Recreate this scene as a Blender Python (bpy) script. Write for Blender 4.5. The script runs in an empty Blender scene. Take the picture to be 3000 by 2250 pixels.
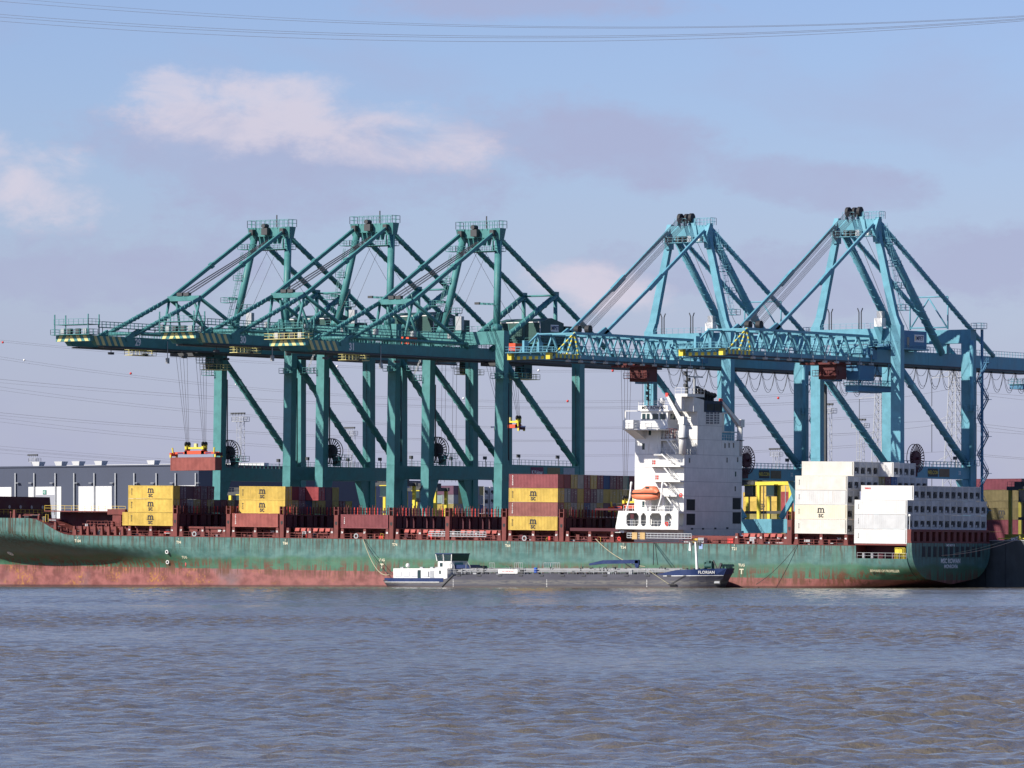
import bpy, math, random
from mathutils import Vector, Matrix
R = math.radians
random.seed(7)
sc = bpy.context.scene
col = sc.collection
# ---------------------------------------------------------------- camera, sky, sun, exposure
F, TH, D, YH, H = 17500.0, R(33.68), 1290.0, 1664.5, 4.0     # focal length (photo px), view azimuth, distance to the crane rail, horizon row, eye height
sT, cT = math.sin(TH), math.cos(TH)
cam_d = bpy.data.cameras.new('camera'); cam = bpy.data.objects.new('camera', cam_d); col.objects.link(cam)
cam.location = (D*sT, -D*cT, H); cam.rotation_euler = (R(90), 0, TH)
cam_d.sensor_width = 36.0; cam_d.lens = 36.0*F/3000.0; cam_d.shift_y = (YH-1125.0)/3000.0
cam_d.clip_start = 5.0; cam_d.clip_end = 60000.0
sc.camera = cam
SUN_EL, SUN_H = R(33), Vector((-0.43, -0.90)).normalized()
world = bpy.data.worlds.new('World'); sc.world = world; world.use_nodes = True
WN, WL = world.node_tree.nodes, world.node_tree.links
WN.clear()
def wn(t, **k):
    n = WN.new(t)
    for a, b in k.items(): setattr(n, a, b)
    return n
def wmath(op, a, b=None, clamp=False):
    n = wn('ShaderNodeMath', operation=op, use_clamp=clamp)
    for i, q in enumerate((a, b)):
        if q is None: continue
        if isinstance(q, (int, float)): n.inputs[i].default_value = q
        else: WL.new(q, n.inputs[i])
    return n.outputs[0]
sky = wn('ShaderNodeTexSky', sky_type='NISHITA', sun_disc=False, sun_elevation=SUN_EL, sun_rotation=math.atan2(SUN_H.x, SUN_H.y), altitude=0, air_density=1.0, dust_density=0.25, ozone_density=3.0)
tint = wn('ShaderNodeMix', data_type='RGBA', blend_type='MULTIPLY'); tint.inputs['Factor'].default_value = 1.0
WL.new(sky.outputs[0], tint.inputs['A']); tint.inputs['B'].default_value = (0.83, 0.84, 1.15, 1)
# clouds live in sky direction space: azimuth and elevation in degrees
tc = wn('ShaderNodeTexCoord'); sep = wn('ShaderNodeSeparateXYZ'); WL.new(tc.outputs['Generated'], sep.inputs[0])
azi = wmath('MULTIPLY', wmath('ARCTAN2', sep.outputs[0], sep.outputs[1]), 57.2958)      # 0 = +Y, positive to +X
ele = wmath('MULTIPLY', wmath('ARCSINE', sep.outputs[2]), 57.2958)
def wnoise(sx, sy, off, scale, detail, rough=0.55, dist=0.0):
    cmb = wn('ShaderNodeCombineXYZ'); WL.new(wmath('MULTIPLY', azi, sx), cmb.inputs[0]); WL.new(wmath('MULTIPLY', ele, sy), cmb.inputs[1]); cmb.inputs[2].default_value = off
    n = wn('ShaderNodeTexNoise'); n.inputs['Scale'].default_value = scale; n.inputs['Detail'].default_value = detail; n.inputs['Roughness'].default_value = rough; n.inputs['Distortion'].default_value = dist
    WL.new(cmb.outputs[0], n.inputs['Vector']); return n.outputs[0]
def sky_dir(px, py):
    return -math.degrees(TH)+math.degrees(math.atan((px-1500)/F)), math.degrees(math.atan((YH-py)/F))
def smooth(v, lo, hi):
    m = wn('ShaderNodeMapRange', interpolation_type='SMOOTHSTEP'); WL.new(v, m.inputs['Value']); m.inputs['From Min'].default_value = lo; m.inputs['From Max'].default_value = hi
    return m.outputs[0]
n_big = wnoise(0.33, 0.75, 3.1, 1.0, 8.0, 0.55, 0.3)
n_med = wnoise(1.1, 2.0, 9.7, 1.0, 9.0, 0.6, 0.4)
warp = wnoise(1.0, 1.7, 5.5, 1.0, 9.0, 0.66)
def puff(px, py, rx, ry, ang=0.0):          # one bank of cloud: soft ellipse around a sky direction, edges broken by noise
    a0, e0 = sky_dir(px, py); k = math.degrees(1/F)
    da = wmath('SUBTRACT', azi, a0); de = wmath('SUBTRACT', ele, e0)
    ca, sa = math.cos(ang), math.sin(ang)
    u = wmath('DIVIDE', wmath('ADD', wmath('MULTIPLY', da, ca), wmath('MULTIPLY', de, sa)), rx*k)
    v = wmath('DIVIDE', wmath('SUBTRACT', wmath('MULTIPLY', de, ca), wmath('MULTIPLY', da, sa)), ry*k)
    r2 = wmath('ADD', wmath('MULTIPLY', u, u), wmath('MULTIPLY', v, v))
    r = wmath('SQRT', r2)
    val = wmath('SUBTRACT', 1.0, r)                       # 1 centre, 0 rim
    val = wmath('ADD', val, wmath('MULTIPLY', wmath('SUBTRACT', warp, 0.5), 1.9))
    return val
def vmax(*vs):
    o = vs[0]
    for v in vs[1:]: o = wmath('MAXIMUM', o, v)
    return o
bright = vmax(puff(700, 320, 440, 150, -0.10), puff(1120, 410, 400, 115, -0.08), puff(60, 545, 330, 150, -0.3), puff(170, 500, 150, 80), puff(1780, 850, 280, 80, -0.15), puff(500, 255, 190, 105), puff(860, 270, 180, 80))
bright = smooth(bright, -0.02, 0.62)
veil = vmax(puff(1750, 420, 480, 140, -0.14), puff(2400, 540, 420, 90, -0.1), puff(1500, 10, 520, 60), puff(2300, 830, 900, 160), puff(300, 800, 620, 190), puff(820, 480, 760, 190, -.1), puff(2800, 780, 420, 170))
veil = smooth(veil, -0.1, 0.65)
gen = smooth(n_big, 0.47, 0.75)             # the same broken cloud goes on all round the sky
bright_all = wmath('MULTIPLY', bright, smooth(n_med, 0.24, 0.60), clamp=True)
veil_all = wmath('MULTIPLY', wmath('ADD', wmath('MULTIPLY', veil, 0.95), wmath('MULTIPLY', gen, 0.55)), wmath('ADD', 0.45, wmath('MULTIPLY', n_med, 0.9)), clamp=True)
mx1 = wn('ShaderNodeMix', data_type='RGBA'); WL.new(vmax(wmath('MULTIPLY', veil_all, 0.74), wmath('MULTIPLY', wmath('MULTIPLY', smooth(ele, 5.0, -0.6), 0.92), wmath('ADD', 0.72, wmath('MULTIPLY', n_med, 0.5)))), mx1.inputs['Factor'])   # broken cloud aloft, a hazy deck low down all round
WL.new(tint.outputs['Result'], mx1.inputs['A']); mx1.inputs['B'].default_value = (3.8, 4.0, 5.85, 1)
mx2 = wn('ShaderNodeMix', data_type='RGBA'); WL.new(wmath('MULTIPLY', bright_all, 0.80), mx2.inputs['Factor'])
WL.new(mx1.outputs['Result'], mx2.inputs['A']); mx2.inputs['B'].default_value = (6.6, 6.15, 7.1, 1)
bg = wn('ShaderNodeBackground'); bg.inputs['Strength'].default_value = 0.05; WL.new(mx2.outputs['Result'], bg.inputs['Color'])
wo = wn('ShaderNodeOutputWorld'); WL.new(bg.outputs[0], wo.inputs['Surface'])
sun_d = bpy.data.lights.new('sun', 'SUN'); sun_d.energy = 3.1; sun_d.angle = R(0.5); sun_d.color = (1.0, 0.94, 0.85)
sun = bpy.data.objects.new('sun', sun_d); col.objects.link(sun)
sv = Vector((SUN_H.x*math.cos(SUN_EL), SUN_H.y*math.cos(SUN_EL), math.sin(SUN_EL)))
sun.rotation_euler = (-sv).to_track_quat('-Z', 'Y').to_euler(); sun.location = (0, -200, 300)
sc.view_settings.view_transform = 'Standard'; sc.view_settings.look = 'None'; sc.view_settings.gamma = 1.0; sc.view_settings.use_curve_mapping = False
sc.view_settings.exposure = 1.1
sc.cycles.max_bounces = 5; sc.cycles.diffuse_bounces = 2; sc.cycles.glossy_bounces = 3; sc.cycles.use_denoising = True

# ---------------------------------------------------------------- helpers
def at(px, py, Y):                     # photo pixel on the plane of a given Y -> place in metres
    u = (px-1500)/F; X = (u*(D+cT*Y)-sT*Y)/(cT+u*sT); d = D-sT*X+cT*Y
    return Vector((X, Y, H+(YH-py)*d/F))
def atX(px, py, X):
    u = (px-1500)/F; Y = (u*(D-sT*X)-cT*X)/(sT-u*cT); d = D-sT*X+cT*Y
    return Vector((X, Y, H+(YH-py)*d/F))
V = Vector
class MB:
    def __init__(s): s.v = []; s.f = []; s.mi = []; s.cur = 0
    def add(s, vs, fs):
        o = len(s.v); s.v += [tuple(p) for p in vs]; s.f += [tuple(i+o for i in f) for f in fs]; s.mi += [s.cur]*len(fs); return s
    def box(s, x0, x1, y0, y1, z0, z1):
        return s.add([(x0,y0,z0),(x1,y0,z0),(x1,y1,z0),(x0,y1,z0),(x0,y0,z1),(x1,y0,z1),(x1,y1,z1),(x0,y1,z1)],
                     [(0,3,2,1),(4,5,6,7),(0,1,5,4),(1,2,6,5),(2,3,7,6),(3,0,4,7)])
    def hexa(s, b, t):                 # bottom quad, top quad
        return s.add(list(b)+list(t), [(0,3,2,1),(4,5,6,7),(0,1,5,4),(1,2,6,5),(2,3,7,6),(3,0,4,7)])
    def beam(s, p, q, w, h=None, w2=None, h2=None, up=(0,0,1)):
        h = w if h is None else h; w2 = w if w2 is None else w2; h2 = h if h2 is None else h2
        p, q = V(p), V(q); d = (q-p).normalized(); u = V(up)
        if abs(d.dot(u)) > 0.97: u = V((0,1,0)) if abs(d.y) < 0.9 else V((1,0,0))
        a = d.cross(u).normalized(); b = a.cross(d).normalized()
        return s.hexa([p-a*w/2-b*h/2, p+a*w/2-b*h/2, p+a*w/2+b*h/2, p-a*w/2+b*h/2], [q-a*w2/2-b*h2/2, q+a*w2/2-b*h2/2, q+a*w2/2+b*h2/2, q-a*w2/2+b*h2/2])
    def tube(s, p, q, r, r2=None, n=8, cap=True):
        r2 = r if r2 is None else r2; p, q = V(p), V(q); d = (q-p).normalized(); u = V((0,0,1)) if abs(d.z) < 0.95 else V((1,0,0))
        a = d.cross(u).normalized(); b = a.cross(d).normalized(); vs = []
        for c, rr in ((p, r), (q, r2)):
            for i in range(n): t = 2*math.pi*i/n; vs.append(c+(a*math.cos(t)+b*math.sin(t))*rr)
        fs = [(i, (i+1) % n, n+(i+1) % n, n+i) for i in range(n)]
        if cap: fs += [tuple(range(n-1, -1, -1)), tuple(range(n, 2*n))]
        return s.add(vs, fs)
    def path(s, pts, r, n=4):
        pts = [V(p) for p in pts]; vs = []; fs = []; m = len(pts)
        for k, p in enumerate(pts):
            d = (pts[min(k+1, m-1)]-pts[max(k-1, 0)]).normalized(); u = V((0,0,1)) if abs(d.z) < 0.9 else V((1,0,0))
            a = d.cross(u).normalized(); b = a.cross(d).normalized()
            for i in range(n): t = 2*math.pi*(i+.5)/n; vs.append(p+(a*math.cos(t)+b*math.sin(t))*r)
        for k in range(m-1):
            for i in range(n): fs.append((k*n+i, k*n+(i+1) % n, (k+1)*n+(i+1) % n, (k+1)*n+i))
        fs += [tuple(range(n-1, -1, -1)), tuple(range((m-1)*n, m*n))]
        return s.add(vs, fs)
    def prism(s, poly, ext):
        n = len(poly); e = V(ext); a = [V(p) for p in poly]
        return s.add(a+[p+e for p in a], [tuple(range(n-1, -1, -1)), tuple(range(n, 2*n))]+[(i, (i+1) % n, n+(i+1) % n, n+i) for i in range(n)])
    def ring(s, c, ax, r0, r1, t, n=24):       # annulus of thickness t along axis ax
        c = V(c); d = V(ax).normalized(); u = V((0,0,1)) if abs(d.z) < .9 else V((1,0,0)); a = d.cross(u).normalized(); b = a.cross(d); vs = []
        for off in (-t/2, t/2):
            for r in (r0, r1):
                for i in range(n): th = 2*math.pi*i/n; vs.append(c+d*off+(a*math.cos(th)+b*math.sin(th))*r)
        fs = []
        for i in range(n):
            j = (i+1) % n; A, B, C_, E_ = 0, n, 2*n, 3*n
            fs += [(A+i, A+j, B+j, B+i), (C_+j, C_+i, E_+i, E_+j), (B+i, B+j, E_+j, E_+i), (A+j, A+i, C_+i, C_+j)]
        return s.add(vs, fs)
    def lathe(s, prof, c=(0,0,0), n=16):        # prof (r, z) about vertical axis
        c = V(c); vs = []; fs = []
        for r, z in prof:
            for i in range(n): t = 2*math.pi*i/n; vs.append((c.x+r*math.cos(t), c.y+r*math.sin(t), c.z+z))
        for k in range(len(prof)-1):
            for i in range(n): fs.append((k*n+i, k*n+(i+1) % n, (k+1)*n+(i+1) % n, (k+1)*n+i))
        fs += [tuple(range(n-1, -1, -1)), tuple(range((len(prof)-1)*n, len(prof)*n))]
        return s.add(vs, fs)
    def rail(s, pts, h=1.1, gap=1.5, t=0.06, mid=True):
        for a, b in zip(pts[:-1], pts[1:]):
            a, b = V(a), V(b); L = (b-a).length; n = max(1, round(L/gap)); up = V((0,0,h))
            s.beam(a+up, b+up, t)
            if mid: s.beam(a+up*.5, b+up*.5, t*.8)
            for i in range(n+1): p = a.lerp(b, i/n); s.beam(p, p+up, t)
        return s
    def mesh(s, name):
        me = bpy.data.meshes.new(name); me.from_pydata(s.v, [], s.f)
        if any(s.mi): me.polygons.foreach_set('material_index', s.mi)
        me.update(); return me
    def build(s, name, mat, parent=None, smooth=False, label=None):
        me = s.mesh(name)
        for m in (mat if isinstance(mat, (list, tuple)) else [mat]): me.materials.append(m)
        if smooth: me.shade_smooth()
        o = bpy.data.objects.new(name, me); col.objects.link(o)
        if parent: o.parent = parent
        if label: o['label'] = label
        return o
def put(name, me, parent=None, loc=(0,0,0), rot=(0,0,0), mat=None):
    o = bpy.data.objects.new(name, me); col.objects.link(o); o.location = loc; o.rotation_euler = rot
    if parent: o.parent = parent
    if mat:
        if not me.materials: me.materials.append(mat)
        o.material_slots[0].link = 'OBJECT'; o.material_slots[0].material = mat
    return o
def thing(name, label, cat, loc=(0,0,0), group=None, rot=(0,0,0)):
    o = bpy.data.objects.new(name, None); col.objects.link(o); o.location = loc; o.rotation_euler = rot; o.empty_display_size = 1.0
    return tag(o, label, cat, group)
def tag(o, label, cat, group=None):
    o['label'] = label; o['category'] = cat
    if group: o['group'] = group
    return o
def struct(o): o['kind'] = 'structure'; return o
_tx = {}
def text_mesh(body, size, bold=0.0, ext=0.015, spacing=1.0, line=1.0):
    k = (body, size, bold, ext, spacing)
    if k in _tx: return _tx[k]
    cu = bpy.data.curves.new('lettering', 'FONT'); cu.body = body; cu.size = size; cu.align_x = 'CENTER'; cu.align_y = 'CENTER'
    cu.extrude = ext; cu.offset = bold; cu.resolution_u = 3; cu.space_character = spacing; cu.space_line = line
    o = bpy.data.objects.new('lettering', cu); me = bpy.data.meshes.new_from_object(o)
    bpy.data.objects.remove(o); bpy.data.curves.remove(cu); me.name = 'lettering'; _tx[k] = me
    return me
FACE_Y, FACE_X = (R(90), 0, 0), (R(90), 0, R(90))          # lettering that faces the river / the stern side
def letter(body, size, mat, parent, loc, rot=FACE_Y, bold=0.0, name='lettering', spacing=1.0):
    me = text_mesh(body, size, bold, spacing=spacing).copy(); me.materials.clear(); me.materials.append(mat)
    return put(name, me, parent, loc, rot)
# ---------------------------------------------------------------- materials
def nodes(name):
    m = bpy.data.materials.new(name); m.use_nodes = True; nt = m.node_tree
    b = nt.nodes['Principled BSDF']
    def N(t, **k):
        n = nt.nodes.new(t)
        for a, q in k.items(): setattr(n, a, q)
        return n
    def L(a, q): nt.links.new(a, q)
    return m, b, N, L
def mathn(N, L, op, a, b=None, clamp=False):
    n = N('ShaderNodeMath', operation=op, use_clamp=clamp)
    for i, q in enumerate((a, b)):
        if q is None: continue
        if isinstance(q, (int, float)): n.inputs[i].default_value = q
        else: L(q, n.inputs[i])
    return n.outputs[0]
def ramp(N, L, v, lo, hi, a=0.0, b=1.0):
    m = N('ShaderNodeMapRange', interpolation_type='SMOOTHSTEP'); L(v, m.inputs['Value']); m.inputs['From Min'].default_value = lo; m.inputs['From Max'].default_value = hi
    m.inputs['To Min'].default_value = a; m.inputs['To Max'].default_value = b
    return m.outputs[0]
def noise(N, L, vec, scale=(1,1,1), s=1.0, detail=5.0, rough=.55, w=None):
    mp = N('ShaderNodeMapping'); mp.inputs['Scale'].default_value = scale; L(vec, mp.inputs['Vector'])
    n = N('ShaderNodeTexNoise'); n.inputs['Scale'].default_value = s; n.inputs['Detail'].default_value = detail; n.inputs['Roughness'].default_value = rough
    if w is not None: n.noise_dimensions = '4D'; L(w, n.inputs['W'])
    L(mp.outputs[0], n.inputs['Vector']); return n.outputs[0]
def mixc(N, L, fac, a, b, mode='MIX'):
    m = N('ShaderNodeMix', data_type='RGBA', blend_type=mode)
    for k, q in (('Factor', fac), ('A', a), ('B', b)):
        if isinstance(q, (int, float)): m.inputs[k].default_value = q
        elif isinstance(q, tuple): m.inputs[k].default_value = (*q[:3], 1)
        else: L(q, m.inputs[k])
    return m.outputs['Result']
_pm = {}
def paint(name, c, rough=.5, var=.16, dirt=.35, dirtc=(.10, .065, .045), metal=0.0, rnd=True, bump=0.0, coarse=.5):
    if name in _pm: return _pm[name]
    m, b, N, L = nodes(name); _pm[name] = m
    tcn = N('ShaderNodeTexCoord'); vec = tcn.outputs['Object']; oi = N('ShaderNodeObjectInfo')
    w = mathn(N, L, 'MULTIPLY', oi.outputs['Random'], 40.0) if rnd else None
    n1 = noise(N, L, vec, (1,1,1), coarse, 6, .6, w); n2 = noise(N, L, vec, (2.2, 2.2, .12), 1.0, 5, .6, w)
    v = ramp(N, L, n1, .3, .7, 1-var, 1+var*.6)
    if rnd:
        v = mathn(N, L, 'MULTIPLY', v, ramp(N, L, oi.outputs['Random'], 0, 1, 1-var*.6, 1+var*.4))
    cc = mixc(N, L, 1.0, c, v, 'MULTIPLY')
    st = mathn(N, L, 'MULTIPLY', ramp(N, L, n2, .52, .78), ramp(N, L, n1, .38, .66))
    cc = mixc(N, L, mathn(N, L, 'MULTIPLY', st, dirt), cc, dirtc)
    L(cc, b.inputs['Base Color']); L(ramp(N, L, n1, .3, .7, rough-.08, rough+.12), b.inputs['Roughness']); b.inputs['Metallic'].default_value = metal; b.inputs['Specular IOR Level'].default_value = .3
    return m
def flat(name, c, rough=.6, metal=0.0):
    if name in _pm: return _pm[name]
    m, b, N, L = nodes(name); _pm[name] = m
    tcn = N('ShaderNodeTexCoord'); n1 = noise(N, L, tcn.outputs['Object'], (1,1,1), 1.3, 4)
    L(mixc(N, L, 1.0, c, ramp(N, L, n1, .3, .7, .88, 1.08), 'MULTIPLY'), b.inputs['Base Color']); b.inputs['Roughness'].default_value = rough; b.inputs['Metallic'].default_value = metal
    return m
M = {}
M['green'] = paint('crane_green', (.064, .215, .212), .5, .18, .45, (.035, .04, .035), rnd=False)
M['blue'] = paint('crane_blue', (.118, .315, .395), .5, .15, .42, (.06, .07, .06), rnd=False)
M['black'] = flat('black_rubber', (.018, .018, .02), .7)
M['dark'] = flat('dark_steel', (.045, .047, .05), .6)
M['rope'] = flat('steel_rope', (.09, .085, .09), .6)
M['wire'] = flat('power_wire', (.06, .06, .075), .7)
M['galv'] = flat('galvanised', (.36, .37, .38), .5, .2)
M['hazard'] = paint('hazard_yellow', (.62, .56, .24), .55, .14, .3)
M['white'] = paint('white_paint', (.72, .71, .68), .5, .10, .5, (.30, .22, .14), rnd=False)
M['lwhite'] = flat('lettering_white', (.75, .75, .72), .6)
M['lblack'] = flat('lettering_black', (.02, .02, .025), .6)
M['lred'] = flat('lettering_red', (.5, .06, .06), .6)
M['lpale'] = flat('lettering_pale', (.62, .58, .42), .6)
M['lyellow'] = flat('lettering_yellow', (.72, .5, .06), .6)
M['orange'] = paint('spreader_orange', (.66, .09, .04), .5, .12, .3)
M['yellow'] = paint('machine_yellow', (.68, .56, .06), .5, .12, .25)
M['navy'] = paint('navy_paint', (.018, .035, .11), .4, .10, .15, rnd=False)
M['glass'] = flat('dark_glass', (.02, .045, .05), .08)
M['house'] = paint('house_green', (.032, .085, .075), .55, .1, .25, rnd=False)
M['bhouse'] = paint('house_blue', (.07, .20, .33), .55, .1, .25, rnd=False)
M['redoxide'] = paint('deck_red_oxide', (.165, .044, .038), .65, .28, .55, (.06, .028, .022), rnd=False)
M['lifeboat'] = paint('lifeboat_orange', (.72, .20, .10), .45, .12, .2, rnd=False)
M['maroon'] = paint('maroon_steel', (.075, .016, .024), .6, .15, .3, rnd=False)
M['red'] = flat('signal_red', (.6, .04, .03), .5)
# ---------------------------------------------------------------- setting: river, quay, yard ground
CHOP_K = .0056
QZ, QY = 9.3, -3.6                                # quay level above the river, line of the quay wall
import numpy as np
def water_mat():
    m, b, N, L = nodes('river_water')
    g = N('ShaderNodeNewGeometry'); vec = g.outputs['Position']
    n2 = noise(N, L, vec, (1.3, 1.3, 1.3), 1.0, 4, .65); n3 = noise(N, L, vec, (4.5, 4.5, 4.5), 1.0, 3, .6)
    h = mathn(N, L, 'ADD', mathn(N, L, 'MULTIPLY', n2, 1.0), mathn(N, L, 'MULTIPLY', n3, .35))
    bp = N('ShaderNodeBump'); bp.inputs['Strength'].default_value = 1.0; bp.inputs['Distance'].default_value = .13; L(h, bp.inputs['Height'])
    silt = noise(N, L, vec, (.03, .03, .03), 1.0, 4, .6)
    L(mixc(N, L, ramp(N, L, silt, .35, .65), (.130, .108, .074), (.108, .094, .070)), b.inputs['Base Color'])
    b.inputs['Roughness'].default_value = .10; b.inputs['IOR'].default_value = 1.333; L(bp.outputs[0], b.inputs['Normal'])
    return m
M['water'] = water_mat()
# wind chop: a sum of short travelling waves, the same surface in three grids of different fineness
_wr = np.random.RandomState(11); _lam = np.exp(_wr.uniform(np.log(.42), np.log(3.2), 70)); _wd = TH+math.pi/2+.25+_wr.normal(0, .72, 70)
_kx, _ky = 2*np.pi/_lam*np.cos(_wd), 2*np.pi/_lam*np.sin(_wd); _am = CHOP_K*_lam; _ph = _wr.uniform(0, 2*np.pi, 70)
_gx = _wr.uniform(.008, .09, (6, 2))*_wr.choice([-1, 1], (6, 2)); _gp = _wr.uniform(0, 6.28, 6)
def wave_h(X, Y, lmin):
    z = np.zeros_like(X)
    for kx, ky, a, p_, lm in zip(_kx, _ky, _am, _ph, _lam):
        if lm < lmin: continue
        s_ = np.sin(kx*X+ky*Y+p_); z += a*(s_+.28*np.cos(2*(kx*X+ky*Y+p_)))
    gust = sum(np.sin(gx*X+gy*Y+q) for (gx, gy), q in zip(_gx, _gp))/6
    return z*(.92+.95*gust)
def water_patch(d0, d1, w0, w1, st):              # d: metres out from the viewer's bank, w: half widths
    nd, nw = int((d1-d0)/st), int((w0+w1)/st)
    ox, oy = D*sT, -D*cT
    dd, ww = np.meshgrid(d0+np.arange(nd+1)*(d1-d0)/nd, np.linspace(-w0, w1, nw+1), indexing='ij')
    X, Y = ox-sT*dd+cT*ww, oy+cT*dd+sT*ww; Z = wave_h(X, Y, 2.1*st)
    co = np.stack([X, Y, Z], -1).reshape(-1, 3).astype(np.float32)
    idx = np.arange((nd+1)*(nw+1)).reshape(nd+1, nw+1); q = np.stack([idx[:-1, :-1], idx[:-1, 1:], idx[1:, 1:], idx[1:, :-1]], -1).reshape(-1, 4)
    me = bpy.data.meshes.new('river_water'); me.vertices.add(len(co)); me.vertices.foreach_set('co', co.ravel()); me.loops.add(q.size); me.loops.foreach_set('vertex_index', q.ravel().astype(np.int32))
    me.polygons.add(len(q)); me.polygons.foreach_set('loop_start', (np.arange(len(q))*4).astype(np.int32)); me.polygons.foreach_set('use_smooth', np.ones(len(q), bool)); me.update(calc_edges=True)
    me.materials.append(M['water']); struct(put('river_water', me))
water_patch(95, 290, 70, 70, .24); water_patch(290, 620, 120, 120, .38); water_patch(620, 1290, 220, 220, .95)
struct(MB().add([(-9000, -9000, -.2), (9000, -9000, -.2), (9000, QY-.3, -.2), (-9000, QY-.3, -.2)], [(0, 1, 2, 3)]).build('river_far_water', M['water']))
def concrete(name, c):
    m, b, N, L = nodes(name); tcn = N('ShaderNodeTexCoord'); vec = tcn.outputs['Object']
    n1 = noise(N, L, vec, (1,1,1), .25, 7, .65); n2 = noise(N, L, vec, (.8, .8, .08), 1.0, 5, .6)
    cc = mixc(N, L, ramp(N, L, n1, .3, .7), tuple(q*.7 for q in c), c); cc = mixc(N, L, mathn(N, L, 'MULTIPLY', ramp(N, L, n2, .5, .75), .5), cc, (.05, .05, .04))
    L(cc, b.inputs['Base Color']); b.inputs['Roughness'].default_value = .85; return m
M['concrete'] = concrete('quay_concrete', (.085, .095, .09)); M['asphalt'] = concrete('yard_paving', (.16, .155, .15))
struct(MB().add([(-9000, QY+1.5, QZ), (9000, QY+1.5, QZ), (9000, 9000, QZ), (-9000, 9000, QZ)], [(0, 1, 2, 3)]).build('yard_ground', M['asphalt']))
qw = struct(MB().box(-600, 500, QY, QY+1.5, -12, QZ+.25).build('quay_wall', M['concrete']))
for k in range(11):
    x = 105+k*4.6
    MB().box(x-.09, x+.09, QY-.06, QY-.003, -1, QZ+.1).build('joint_strip', M['dark'], qw)
MB().box(-600, 500, QY-.05, QY+.35, QZ+.253, QZ+.42).build('coping', M['galv'], qw)
for r in (0, 30):
    for off in (-.09, .09): struct(MB().box(-300, 300, r+off-.04, r+off+.04, QZ, QZ+.06).build('crane_rail', M['dark'], ))
def bollard(x, label):
    t = thing('bollard', label, 'bollard', (x, QY+.75, QZ+.25), 'bollards along the quay edge')
    MB().lathe([(.45, 0), (.45, .06), (.3, .1), (.26, .5), (.42, .62), (.42, .75), (.2, .82)], n=14).build('post', M['galv'], t, True)
    MB().box(-.6, .6, -.6, .6, -.002, .05).build('base_plate', M['dark'], t)
bx = at(2972, 1590, QY).x
bollard(bx, 'pale steel bollard holding the stern ropes at the quay edge')
t = thing('guard_rail', 'bright yellow guard rail along the quay edge beyond the stern', 'guard rail', at(2925, 1579, QY+1.2))
MB().box(0, 60, -.08, .08, .0, .17).build('top_bar', M['yellow'], t)
for k in range(21): MB().box(k*3, k*3+.12, -.06, .06, -.75, 0).build('post', M['yellow'], t)
t = thing('quay_cabinet', 'small white box with a dark dial on the quay beside the yellow rail', 'cabinet', at(2972, 1590, QY+.9))
MB().box(-.55, .55, -.4, .4, 0, 1.0).build('housing', M['white'], t); MB().ring((0, -.42, .55), (0, 1, 0), .02, .14, .04, 12).build('dial', M['black'], t)
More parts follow.
